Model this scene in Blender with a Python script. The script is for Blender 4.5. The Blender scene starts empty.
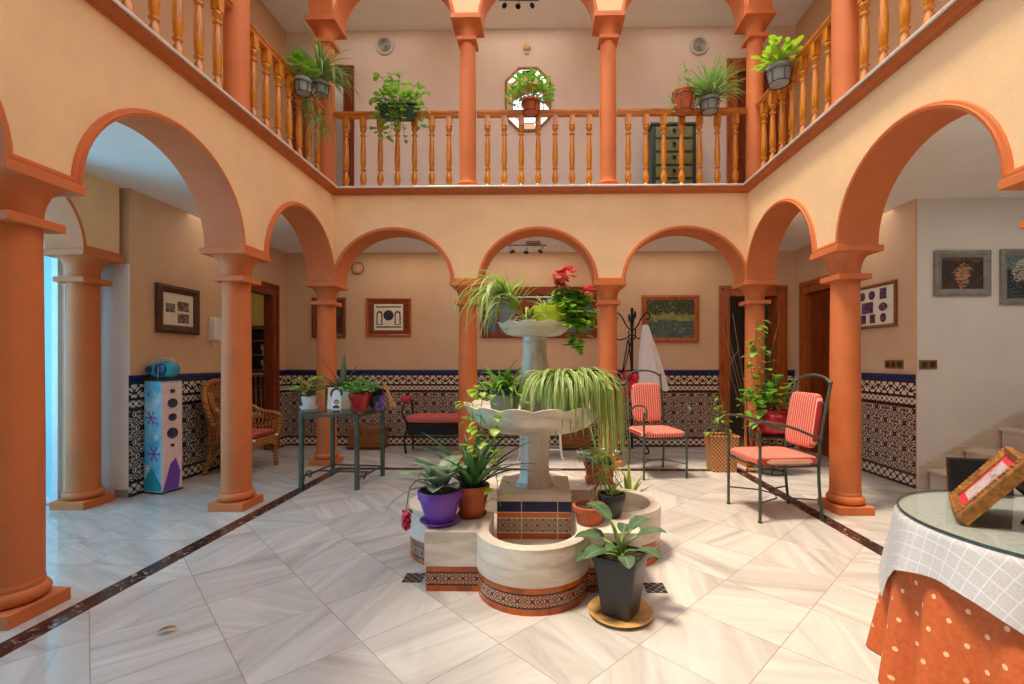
import bpy, bmesh, math, random
from mathutils import Vector, Matrix, Euler
random.seed(7)
PI = math.pi
SC = bpy.context.scene
COL = SC.collection
def V(*a): return Vector(a)
def lin(c):
    return tuple(((x/255)/12.92 if x/255 <= .04045 else ((x/255+.055)/1.055)**2.4) for x in c)

# ------------------------------------------------------------------ node helpers
class S:
    def __init__(s, nt, o): s.nt, s.o = nt, o
    def m(s, op, b=None, c=None):
        n = s.nt.nodes.new('ShaderNodeMath'); n.operation = op
        for i, x in enumerate((s, b, c)):
            if x is None: continue
            if isinstance(x, S): s.nt.links.new(x.o, n.inputs[i])
            else: n.inputs[i].default_value = x
        return S(s.nt, n.outputs[0])
    def __add__(s, b): return s.m('ADD', b)
    def __sub__(s, b): return s.m('SUBTRACT', b)
    def __mul__(s, b): return s.m('MULTIPLY', b)
    def __truediv__(s, b): return s.m('DIVIDE', b)
    def sin(s): return s.m('SINE')
    def cos(s): return s.m('COSINE')
    def abs(s): return s.m('ABSOLUTE')
    def floor(s): return s.m('FLOOR')
    def frac(s): return s.m('FRACT')
    def gt(s, b): return s.m('GREATER_THAN', b)
    def lt(s, b): return s.m('LESS_THAN', b)
    def mn(s, b): return s.m('MINIMUM', b)
    def mx(s, b): return s.m('MAXIMUM', b)
    def inv(s): return s.m('MULTIPLY_ADD', -1.0, 1.0)
class Mt:
    """a material with a Principled shader and small wiring helpers"""
    def __init__(s, name, col=(200, 200, 200), rough=.5, metal=0., spec=.5, **kw):
        s.m = bpy.data.materials.new(name); s.m.use_nodes = True
        s.nt = s.m.node_tree; s.b = s.nt.nodes['Principled BSDF']
        s.b.inputs['Base Color'].default_value = (*lin(col), 1)
        s.b.inputs['Roughness'].default_value = rough
        s.b.inputs['Metallic'].default_value = metal
        s.b.inputs['Specular IOR Level'].default_value = spec
        for k, v in kw.items(): s.b.inputs[k.replace('_', ' ')].default_value = v
        s._tc = None
    def tc(s, which='Object'):
        if s._tc is None: s._tc = s.nt.nodes.new('ShaderNodeTexCoord')
        return s._tc.outputs[which]
    def xyz(s, which='Object'):
        n = s.nt.nodes.new('ShaderNodeSeparateXYZ'); s.nt.links.new(s.tc(which), n.inputs[0])
        return [S(s.nt, o) for o in n.outputs]
    def comb(s, x, y, z=0.):
        n = s.nt.nodes.new('ShaderNodeCombineXYZ')
        for i, q in enumerate((x, y, z)):
            if isinstance(q, S): s.nt.links.new(q.o, n.inputs[i])
            else: n.inputs[i].default_value = q
        return n.outputs[0]
    def noise(s, vec, scale=5., detail=3., rough=.55, out='Fac', dist=0.):
        n = s.nt.nodes.new('ShaderNodeTexNoise')
        s.nt.links.new(vec, n.inputs['Vector'])
        n.inputs['Scale'].default_value = scale; n.inputs['Detail'].default_value = detail
        n.inputs['Roughness'].default_value = rough; n.inputs['Distortion'].default_value = dist
        return S(s.nt, n.outputs[out])
    def white(s, vec, out='Value'):
        n = s.nt.nodes.new('ShaderNodeTexWhiteNoise'); s.nt.links.new(vec, n.inputs['Vector'])
        return S(s.nt, n.outputs[out])
    def voro(s, vec, scale, out='Distance', feature='F1'):
        n = s.nt.nodes.new('ShaderNodeTexVoronoi'); n.feature = feature
        s.nt.links.new(vec, n.inputs['Vector']); n.inputs['Scale'].default_value = scale
        return S(s.nt, n.outputs[out])
    def ramp(s, fac, stops, interp='LINEAR'):
        n = s.nt.nodes.new('ShaderNodeValToRGB'); n.color_ramp.interpolation = interp
        e = n.color_ramp.elements
        while len(e) < len(stops): e.new(.5)
        for k, (p, c) in zip(e, stops): k.position = p; k.color = (*lin(c), 1)
        s.nt.links.new(fac.o, n.inputs[0]); return n.outputs[0]
    def mix(s, fac, a, b, mode='MIX'):
        n = s.nt.nodes.new('ShaderNodeMix'); n.data_type = 'RGBA'; n.blend_type = mode
        if isinstance(fac, S): s.nt.links.new(fac.o, n.inputs[0])
        else: n.inputs[0].default_value = fac
        for i, q in ((6, a), (7, b)):
            if isinstance(q, tuple): n.inputs[i].default_value = (*lin(q), 1)
            else: s.nt.links.new(q, n.inputs[i])
        return n.outputs[2]
    def color(s, o): s.nt.links.new(o, s.b.inputs['Base Color']); return s
    def bump(s, h, strength=.3, dist=.01):
        n = s.nt.nodes.new('ShaderNodeBump'); n.inputs['Strength'].default_value = strength
        n.inputs['Distance'].default_value = dist
        s.nt.links.new(h.o, n.inputs['Height']); s.nt.links.new(n.outputs[0], s.b.inputs['Normal']); return s

def plain(name, col, rough=.5, metal=0., var=.12, scale=6., bump=0., bscale=60., **kw):
    """colour with a gentle mottling of the thing's own material, optional fine bump"""
    t = Mt(name, col, rough, metal, **kw)
    n = t.noise(t.tc('Object'), scale, 4)
    d = tuple(max(0, int(x*(1-var))) for x in col); l = tuple(min(255, int(x*(1+var*.6))) for x in col)
    t.color(t.ramp(n, [(.3, d), (.7, l)]))
    if bump: t.bump(t.noise(t.tc('Object'), bscale, 3), bump)
    return t.m
def wood(name, c1, c2, rough=.3, axis=2, scale=7.):
    t = Mt(name, c1, rough)
    x, y, z = t.xyz(); q = [x*scale*3, y*scale*3, z*scale*3]; q[axis] = (x, y, z)[axis]*scale*.35
    n = t.noise(t.comb(*q), 1.6, 5, .6, dist=.6)
    t.color(t.ramp(n, [(.28, c2), (.5, c1), (.72, tuple(min(255, int(k*1.12)) for k in c1))]))
    t.bump(n, .08); return t.m

M = {}
M['cream'] = plain('cream_plaster', (238, 198, 150), .85, var=.035, scale=2.5, bump=.25, bscale=45)
M['tan'] = plain('tan_plaster', (218, 178, 140), .85, var=.03, scale=2., bump=.12, bscale=60)
M['pinkcream'] = plain('pale_pink_plaster', (226, 208, 194), .85, var=.025, scale=2.)
M['white_plaster'] = plain('white_plaster', (232, 226, 218), .85, var=.02, scale=2.)
M['ceiling'] = plain('ceiling_white', (236, 232, 226), .9, var=.015, scale=2.)
M['terracotta_paint'] = plain('terracotta_paint', (206, 113, 58), .68, var=.05, scale=3., bump=.06, bscale=30)
M['cornice'] = plain('cornice_terracotta', (186, 100, 50), .5, var=.05, scale=3.)
M['white_slab'] = plain('white_marble_edge', (226, 222, 214), .3, var=.05)
M['baluster'] = wood('varnished_amber_wood', (198, 122, 30), (136, 72, 10), .22, 2, 8)
M['rail'] = wood('varnished_rail_wood', (192, 112, 40), (138, 70, 18), .25, 0, 5)
M['mahogany'] = wood('mahogany', (128, 56, 24), (78, 28, 12), .3, 2, 6)
M['mahogany_h'] = wood('mahogany_crosswise', (128, 56, 24), (78, 28, 12), .3, 0, 6)
M['orange_wood'] = wood('orange_wood', (172, 88, 36), (118, 52, 18), .3, 2, 6)
M['dark_wood'] = wood('dark_wood', (72, 42, 26), (40, 22, 14), .4, 0, 6)
M['chest_wood'] = wood('chest_wood', (142, 84, 40), (92, 50, 22), .4, 0, 6)
M['green_iron'] = plain('green_grey_iron', (76, 84, 70), .5, .3, var=.15, scale=14, bump=.1, bscale=90)
M['black_iron'] = plain('black_iron', (30, 28, 28), .45, .5, var=.2, scale=10)
M['white_iron'] = plain('white_painted_iron', (226, 220, 208), .4, .1, var=.05)
M['terra'] = plain('terracotta_clay', (182, 92, 56), .75, var=.12, scale=9, bump=.08)
M['terra_dark'] = plain('reddish_terracotta', (150, 70, 46), .7, var=.12, scale=9)
M['purple'] = plain('purple_plastic', (116, 66, 172), .35, var=.04)
M['black_plastic'] = plain('black_plastic', (40, 40, 44), .38, var=.1, scale=10)
M['grey_pot'] = plain('grey_plastic', (142, 146, 148), .5, var=.08)
M['lime'] = plain('lime_plastic', (160, 180, 20), .35, var=.05)
M['white_pot'] = plain('white_ceramic', (224, 224, 226), .25, var=.03)
M['soil'] = plain('dark_soil', (62, 46, 34), .95, var=.5, scale=60, bump=.6, bscale=120)
M['soil_light'] = plain('bark_soil', (120, 98, 74), .95, var=.5, scale=50, bump=.6, bscale=120)
M['gold'] = plain('gilded_wood', (150, 96, 40), .42, .3, var=.3, scale=40, bump=.5, bscale=90)
M['brass'] = plain('aged_brass', (146, 106, 58), .4, .3, var=.2, scale=20)
M['silver_frame'] = plain('grey_silver_wood', (142, 138, 128), .45, .2, var=.12, scale=12)
M['black'] = plain('black_lacquer', (22, 21, 22), .4, var=.1)
M['track'] = plain('dark_bronze', (74, 58, 44), .45, .2)
M['bell'] = plain('pale_brass', (204, 164, 112), .5)
M['cream_card'] = plain('cream_card', (232, 222, 200), .8, var=.03)
M['white_card'] = plain('white_card', (238, 236, 232), .7, var=.02)
M['petal_pink'] = plain('crimson_bract', (198, 30, 70), .5, var=.2, scale=30)
M['petal_orange'] = plain('orange_bract', (244, 140, 24), .5, var=.2, scale=30)
M['petal_white'] = plain('white_petals', (240, 238, 232), .6, var=.04)
M['bark'] = plain('brown_stem', (110, 78, 52), .8, var=.2, scale=30)
M['green_stem'] = plain('green_stem', (112, 142, 54), .5, var=.15, scale=20)
M['pink_red_cloth'] = plain('red_cloth', (214, 40, 56), .8, var=.2, scale=18)
M['saucer_wood'] = wood('pale_round_wood', (206, 160, 98), (170, 118, 64), .45, 0, 4)
M['plate_metal'] = plain('white_vent', (206, 198, 190), .5, var=.04)
M['red_glaze'] = plain('red_glaze', (176, 26, 36), .15, var=.08, scale=8)

def leafmat(name, base, edge, vein=.14, rough=.42, stripe=False, sub=True):
    t = Mt(name, base, rough)
    u, v, _ = t.xyz('UV')
    d = (u-.5).abs()
    n = t.noise(t.tc('Object'), 14, 3)
    base = tuple(min(235, int(x*1.12)) for x in base); dk = tuple(int(x*.74) for x in base)
    c = t.ramp(n, [(.35, dk), (.65, base)])
    if stripe: m = d.gt(vein)         # pale margin
    else: m = d.lt(.032)               # pale midrib
    t.color(t.mix(m, c, edge))
    if sub:
        t.b.inputs['Subsurface Weight'].default_value = .0
        tr = t.nt.nodes.new('ShaderNodeBsdfTranslucent'); tr.inputs[0].default_value = (*lin(tuple(min(255, int(x*1.1)) for x in base)), 1)
        mx = t.nt.nodes.new('ShaderNodeMixShader'); mx.inputs[0].default_value = .30
        out = t.nt.nodes['Material Output']
        t.nt.links.new(t.b.outputs[0], mx.inputs[1]); t.nt.links.new(tr.outputs[0], mx.inputs[2]); t.nt.links.new(mx.outputs[0], out.inputs[0])
    return t.m
M['spider'] = leafmat('spider_plant_leaf', (122, 154, 62), (214, 220, 150), .30, stripe=True)
M['spider_dark'] = leafmat('balcony_spider_leaf', (96, 138, 66), (196, 208, 140), .34, stripe=True)
M['pothos'] = leafmat('pothos_leaf', (148, 190, 48), (196, 216, 110))
M['fern'] = leafmat('fern_leaf', (110, 160, 48), (150, 190, 80))
M['bush'] = leafmat('bush_leaf', (92, 152, 44), (140, 186, 76))
M['petal_red'] = leafmat('red_petals', (222, 70, 84), (236, 100, 108))
M['geranium'] = leafmat('geranium_leaf', (128, 172, 54), (176, 196, 80))
M['strap'] = leafmat('dark_strap_leaf', (56, 92, 50), (74, 112, 66), rough=.35)
M['greystrap'] = leafmat('silvery_strap_leaf', (116, 140, 112), (140, 166, 132), rough=.45)
M['broad'] = leafmat('waxy_broad_leaf', (86, 114, 80), (138, 160, 122), rough=.28)
M['silver'] = leafmat('silvery_broad_leaf', (140, 160, 132), (104, 132, 100), rough=.4)
M['jade'] = leafmat('light_round_leaf', (132, 172, 70), (170, 200, 110))
M['kal'] = leafmat('mid_green_leaf', (112, 164, 80), (150, 196, 110))
M['ivy'] = leafmat('ivy_leaf', (110, 160, 50), (170, 200, 96))
M['sans'] = leafmat('yellow_edged_leaf', (100, 124, 50), (206, 196, 90), .32, stripe=True)
M['yellowleaf'] = leafmat('yellowing_leaf', (204, 190, 60), (220, 210, 110))
M['dryleaf'] = plain('dry_leaf', (146, 106, 40), .7, var=.3, scale=40)

# marble of the fountain
def marble(name, c1, c2, scale=3., rough=.35, axis=2):
    t = Mt(name, c1, rough)
    x, y, z = t.xyz(); q = [x*1., y*1., z*1.]; q[axis] = q[axis]*5
    n = t.noise(t.comb(*q), scale, 5, .6, dist=.8)
    t.color(t.ramp(n, [(.3, c2), (.62, c1)])); return t.m
M['fmarble'] = marble('veined_cream_marble', (224, 212, 197), (184, 168, 150), 2.6)
M['fmarble_v'] = marble('veined_grey_marble', (222, 212, 198), (178, 166, 152), 3., .35, 0)

def azulejo(name, ink, paper, cell, rows=None):
    """glazed tiles, drawn from UV in metres (u along the wall, v up from the floor)"""
    t = Mt(name, paper, .16)
    u, v, _ = t.xyz('UV')
    def star(cw, off=0., bold=False):
        p = u*(2*PI/cw); q = (v-off)*(2*PI/cw)
        a = p.cos(); b = q.cos(); s = a+b
        if bold:
            return s.abs().lt(.28).mx((s.abs()-1.1).abs().lt(.2)).mx(s.abs().gt(1.86)).mx(((p*2).cos()*(q*2).cos()).abs().lt(.16)*s.abs().gt(.3))
        lattice = (s.abs()-.02).lt(.17)
        lat2 = (s.abs()-.42).abs().lt(.07)
        ring = (s.abs()-1.12).abs().lt(.09)
        ring2 = (s.abs()-1.62).abs().lt(.07)
        cur = (p*4).cos()+(q*4).cos()*.9
        curl = cur.abs().lt(.30)*(s.abs().gt(.45))
        sw = ((p+q*2).sin()*2+(p*5).cos()).abs().lt(.34)*(s.abs().gt(.4))*s.abs().lt(1.1)
        core = s.abs().gt(1.9)
        petals = ((p*6).cos()+(q*6).cos()).gt(1.05)*s.abs().lt(1.7)*s.abs().gt(.3)
        return lattice.mx(lat2).mx(ring).mx(ring2).mx(curl).mx(sw).mx(core).mx(petals)
    main = star(cell, .12)
    return t, u, v, main, star
def dado_mat(name, ink, accent, paper=(222, 200, 176)):
    t, u, v, main, star = azulejo(name, ink, paper, .29)
    # scroll frieze and small bands
    fr = ((u*(2*PI/.2)).sin()*.028 + (v-1.088)).abs().lt(.012)
    dots = (((u*(2*PI/.1)).cos()) + ((v-1.088)*(2*PI/.11)).cos()).abs().lt(.38)
    frieze = fr.mx(dots)
    sm = (((u*(2*PI/.075)).cos()) + ((v-.955)*(2*PI/.075)).cos()).abs().lt(.42)
    base = (((u*(2*PI/.1)).cos()) + ((v-.075)*(2*PI/.1)).cos()).abs().lt(.5)
    inkm = main
    def band(lo, hi, val, cur):
        msk = v.gt(lo)*v.lt(hi)
        return cur*msk.inv() + val*msk
    one = v*0.+1.; zero = v*0.
    inkm = band(1.02, 1.155, frieze, inkm)
    inkm = band(.99, 1.02, one, inkm); inkm = band(1.155, 1.175, one, inkm)
    inkm = band(.92, .99, sm, inkm); inkm = band(.88, .92, one, inkm)
    inkm = band(.03, .13, base, inkm); inkm = band(.13, .16, one, inkm); inkm = band(-1, .03, one, inkm)
    col = t.mix(inkm, paper, ink)
    # ochre accents on the paper colour
    acc = (((u*(2*PI/.29)).cos()+((v-.12)*(2*PI/.29)).cos()).abs()-1.55).abs().lt(.18)*inkm.inv()*v.lt(.88)*v.gt(.16)
    col = t.mix(acc*.55, col, accent)
    col = t.mix(v.gt(1.175), col, (36, 46, 92))
    gu = ((u/.145).frac()-.5).abs().gt(.488)
    gv = (((v-.12)/.145).frac()-.5).abs().gt(.488)
    col = t.mix(gu.mx(gv)*.5, col, (120, 104, 90))
    t.color(col); return t.m
M['dado'] = dado_mat('azulejo_wall_tiles', (62, 28, 28), (176, 104, 64))
M['dado_dark'] = dado_mat('azulejo_wall_tiles_black', (30, 27, 30), (200, 180, 150), (206, 198, 182))
def band_mat():
    t, u, v, main, star = azulejo('fountain_tile_band', (60, 40, 50), (214, 176, 140), .1)
    s = star(.085, .078, True)
    col = t.mix(s, (210, 148, 108), (70, 44, 50))
    n = t.noise(t.tc('Object'), 7, 3)
    org = t.ramp(n, [(.35, (150, 62, 20)), (.65, (214, 104, 30))])
    col = t.mix(v.gt(.115).mx(v.lt(.04)), col, org)
    ln = ((v-.115).abs().lt(.004)).mx((v-.04).abs().lt(.004))
    col = t.mix(ln, col, (40, 28, 30))
    col = t.mix(((u/.2).frac()-.5).abs().gt(.49), col, (110, 84, 66))
    t.color(col); return t.m
M['band'] = band_mat()
def ped_mat():
    t, u, v, main, star = azulejo('pedestal_tiles', (60, 40, 50), (214, 176, 140), .1)
    s = star(.08, .265, True)
    col = t.mix(s, (196, 164, 134), (96, 76, 70))
    col = t.mix(v.gt(.315), col, (196, 100, 40))
    col = t.mix(v.gt(.355), col, (16, 34, 84))
    col = t.mix(v.lt(.215), col, (170, 88, 44))
    for a in (.215, .315, .355):
        col = t.mix((v-a).abs().lt(.003), col, (220, 200, 176))
    col = t.mix((((u+.08)/.25).frac()-.5).abs().gt(.49), col, (220, 200, 176))
    t.color(col); return t.m
M['ped'] = ped_mat()
def floor_mat():
    t = Mt('polished_marble_floor', (214, 208, 200), .13, spec=.5)
    x, y, z = t.xyz()
    xl = y*0. - 2.70; xr = y*0. + 2.57                # outer edges of the dark border strip
    inside = x.gt(xl)*x.lt(xr)*y.lt(6.07)
    core = (x-.135).gt(xl)*(x+.135).lt(xr)*y.lt(5.94)
    strip = inside*core.inv()
    r = 1/math.sqrt(2)/.49
    a = ((x+y)*r-.03)*core + (x/.45)*core.inv()
    b = ((y-x)*r+.35)*core + (y/.45)*core.inv()
    fa, fb = a.floor(), b.floor()
    rn = t.white(t.comb(fa, fb)); rn2 = t.white(t.comb(fa+31.3, fb+7.7))
    ang = ((rn*4).floor()*(PI/4)+.18)*core + core.inv()*.5
    ca, sa = ang.cos(), ang.sin()
    px = x*ca - y*sa; py = x*sa + y*ca
    vec = t.comb(px*.4+rn2*20, py*3.6+rn*30)
    n = t.noise(vec, 1.5, 6, .62, dist=1.0)
    n2 = t.noise(vec, 4., 4, .6)
    col = t.ramp(n, [(.26, (160, 153, 146)), (.42, (190, 183, 175)), (.58, (207, 200, 192)), (.75, (220, 214, 206))])
    col = t.mix(n2.gt(.66)*.25, col, (176, 158, 140))
    col = t.mix(rn2*.34, col, (160, 155, 152))
    ja = ((a.frac()-.5).abs()).gt(.4955); jb = ((b.frac()-.5).abs()).gt(.4955)
    col = t.mix(ja.mx(jb)*.8, col, (140, 128, 116))
    sv = t.noise(t.comb(x*5, y*5), 3, 5, .65, dist=1.5)
    scol = t.ramp(sv, [(.40, (44, 28, 26)), (.58, (70, 48, 42)), (.66, (170, 152, 140))])
    col = t.mix(strip, col, scol)
    t.color(col); return t.m
M['floor'] = floor_mat()
def stripes(name, axis=0, red=(192, 48, 50), pale=(232, 184, 152), pitch=.030):
    t = Mt(name, red, .75)
    q = t.xyz()[axis]
    f = (q/pitch).frac()
    n = t.noise(t.tc('Object'), 160, 2)
    c = t.mix(f.lt(.26), red, pale); c = t.mix((f-.62).abs().lt(.05), c, (226, 140, 120))
    t.color(c); t.bump(n, .15); return t.m
M['stripe_x'] = stripes('red_striped_fabric')
M['stripe_fine'] = stripes('dark_red_striped_fabric', 0, (176, 52, 52), (206, 130, 110), .045)
M['redcushion'] = stripes('red_checked_cushion', 1, (168, 56, 52), (196, 110, 92), .03)
def wicker(name, c1, c2, sx=70, sz=70):
    t = Mt(name, c1, .55)
    x, y, z = t.xyz()
    w = ((x+y)*sx).sin()*(z*sz).sin()
    t.color(t.ramp(w*.5+.5, [(.3, c2), (.6, c1)])); t.bump(w, .5); return t.m
M['wicker'] = wicker('honey_wicker', (196, 130, 62), (128, 74, 30), 150, 150)
M['basket'] = wicker('basket_cane', (206, 146, 82), (124, 70, 34), 130, 130)
def glassm(name, col, rough=.02, alpha=None):
    t = Mt(name, col, rough, Transmission_Weight=1.0, IOR=1.45); return t.m
def sheet_glass(name, col):
    t = Mt(name, col, .03); nt = t.nt
    tr = nt.nodes.new('ShaderNodeBsdfTransparent'); tr.inputs[0].default_value = (*lin(col), 1)
    gl = nt.nodes.new('ShaderNodeBsdfGlossy'); gl.inputs['Roughness'].default_value = .03
    lw = nt.nodes.new('ShaderNodeLayerWeight'); lw.inputs[0].default_value = .5; fac = S(nt, lw.outputs['Facing']).m('POWER', 4.)*.55+.06; mx = nt.nodes.new('ShaderNodeMixShader')
    nt.links.new(fac.o, mx.inputs[0]); nt.links.new(tr.outputs[0], mx.inputs[1]); nt.links.new(gl.outputs[0], mx.inputs[2])
    nt.links.new(mx.outputs[0], nt.nodes['Material Output'].inputs[0]); return t.m
M['glass'] = sheet_glass('green_tinted_glass', (248, 252, 250))
M['amber_glass'] = glassm('amber_glass', (226, 180, 90), .08)
t = Mt('mirror_glass', (236, 236, 236), .02, 1.0); M['mirror'] = t.m
t = Mt('daylit_frosted_pane', (84, 124, 140), .4); t.b.inputs['Emission Color'].default_value = (*lin((120, 206, 240)), 1); t.b.inputs['Emission Strength'].default_value = .42; M['daypane'] = t.m
t = Mt('blue_fill_pane', (200, 232, 246), .4); t.b.inputs['Emission Color'].default_value = (*lin((120, 204, 250)), 1); t.b.inputs['Emission Strength'].default_value = 4.8; M['fillpane'] = t.m  # glowing pane of the unseen side window, added as blue fill
def dots_cloth():
    t = Mt('orange_dotted_cloth', (190, 92, 42), .8)
    u, v, _ = t.xyz('UV')
    a = (u+v)/.125; b = (u-v)/.125
    jx = a.frac()-.5; jy = b.frac()-.5
    d = (jx*jx + jy*jy)
    n = t.noise(t.tc('Object'), 50, 2)
    col = t.ramp(n, [(.3, (186, 84, 34)), (.7, (202, 98, 42))])
    t.color(t.mix(d.lt(.011), col, (238, 186, 140))); return t.m
M['dots'] = dots_cloth()
def check_cloth():
    t = Mt('white_checked_cloth', (226, 226, 230), .8)
    u, v, _ = t.xyz('UV')
    g = ((u/.05).frac()-.5).abs().gt(.46).mx(((v/.05).frac()-.5).abs().gt(.46))
    n = t.noise(t.tc('UV'), 160, 2)
    t.color(t.mix(g*.42, t.ramp(n, [(.3, (176, 172, 170)), (.7, (196, 192, 190))]), (232, 232, 234))); return t.m
M['check'] = check_cloth()
def paint(name, stops, scale=6., stretch=(1, 1, 1), detail=5):
    t = Mt(name, stops[0][1], .5)
    x, y, z = t.xyz()
    n = t.noise(t.comb(x*stretch[0], y*stretch[1], z*stretch[2]), scale, detail, .65, dist=.8)
    t.color(t.ramp(n, stops)); return t.m
def scene_print(name, low, mid, high, flecks, h, split=(.4, .55), blob=None):
    """a small painted scene: three tones stacked up the print, dabs of paint, an optional pale central group"""
    t = Mt(name, mid, .5)
    x, y, z = t.xyz(); v = z/h
    n = t.noise(t.comb(x, y, z*1.6), 9, 5, .65, dist=.6); n2 = t.noise(t.comb(x*1., y, z*3.2), 26, 3, .6)
    w = v+(n-.5)*.42
    col = t.mix(w.gt(split[0]), low, mid); col = t.mix(w.gt(split[1]), col, high)
    col = t.mix(n2.gt(.60)*.75, col, flecks); col = t.mix((n-.5).abs().lt(.025)*.6, col, tuple(int(c*.4) for c in mid))
    if blob:
        dx = x/blob[1]; dz = (z-blob[2])/blob[3]; m = (dx*dx+dz*dz+(n-.5)*5.).lt(.8)
        col = t.mix(m*(n2.gt(.47))*.8, col, blob[0]); col = t.mix(m*(n2.lt(.40))*.6, col, tuple(int(c*.55) for c in blob[0]))
    t.color(col); return t.m
M['paint_green'] = scene_print('garden_painting', (70, 92, 90), (150, 146, 80), (42, 56, 32), (176, 176, 124), .765, (.46, .60))
M['paint_brown'] = scene_print('old_brown_painting', (66, 42, 24), (44, 30, 20), (92, 64, 40), (120, 84, 50), .5, (.3, .75), ((206, 150, 106), .10, .22, .13))
M['paint_teal'] = scene_print('teal_painting', (40, 58, 56), (28, 40, 44), (96, 128, 128), (120, 140, 132), .6, (.25, .62), ((206, 190, 170), .12, .36, .14))
M['photo_bw'] = paint('old_photo', [(.35, (46, 40, 34)), (.5, (110, 100, 86)), (.65, (170, 160, 140))], 22)
M['photo_purple'] = paint('dark_photo', [(.35, (30, 20, 40)), (.5, (76, 44, 84)), (.62, (160, 110, 120)), (.75, (40, 26, 56))], 30)
M['photo_people'] = paint('crowded_photo', [(.3, (120, 110, 120)), (.45, (196, 180, 180)), (.6, (150, 120, 120)), (.7, (80, 74, 86))], 24)
M['carved'] = plain('carved_brown_frame', (82, 50, 30), .4, var=.6, scale=60, bump=.9, bscale=70)
M['winter_blue'] = paint('icy_blue_print', [(.3, (70, 150, 204)), (.45, (110, 190, 226)), (.6, (176, 220, 236)), (.72, (210, 236, 244))], 4, (1, 1, .6), 3)
M['winter_pink'] = paint('frosty_pink_print', [(.35, (226, 190, 186)), (.55, (236, 210, 200)), (.7, (190, 206, 226))], 4, (1, 1, .6), 3)
M['turquoise'] = plain('turquoise_plastic', (46, 158, 180), .25, var=.08)
M['navy'] = plain('navy_plastic', (24, 50, 96), .3, var=.1)
M['speaker_grey'] = plain('speaker_cone', (60, 58, 66), .5, var=.2)
M['skin'] = plain('print_skin', (214, 160, 126), .7, var=.05)
M['sheer'] = plain('white_cotton', (232, 226, 226), .9, var=.03, scale=20)
M['green_paint'] = plain('dark_green_paint', (34, 66, 44), .4, var=.12, scale=10)
M['olive_paint'] = plain('olive_drawer_front', (128, 122, 72), .45, var=.15, scale=12)
M['yellow_wall'] = plain('yellow_plaster', (196, 160, 70), .85, var=.03)
M['grey_wall'] = plain('grey_plaster', (150, 142, 134), .85, var=.03)
M['stair_marble'] = marble('stair_marble', (222, 208, 190), (196, 178, 158))
M['inset'] = None
def inset_mat():
    t = Mt('black_patterned_inset', (40, 36, 36), .2)
    x, y, z = t.xyz()
    s = ((x*(2*PI/.05)).cos()+(y*(2*PI/.05)).cos()).abs().lt(.35)
    t.color(t.mix(s, (34, 30, 32), (120, 112, 104))); return t.m
M['inset'] = inset_mat()

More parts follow.
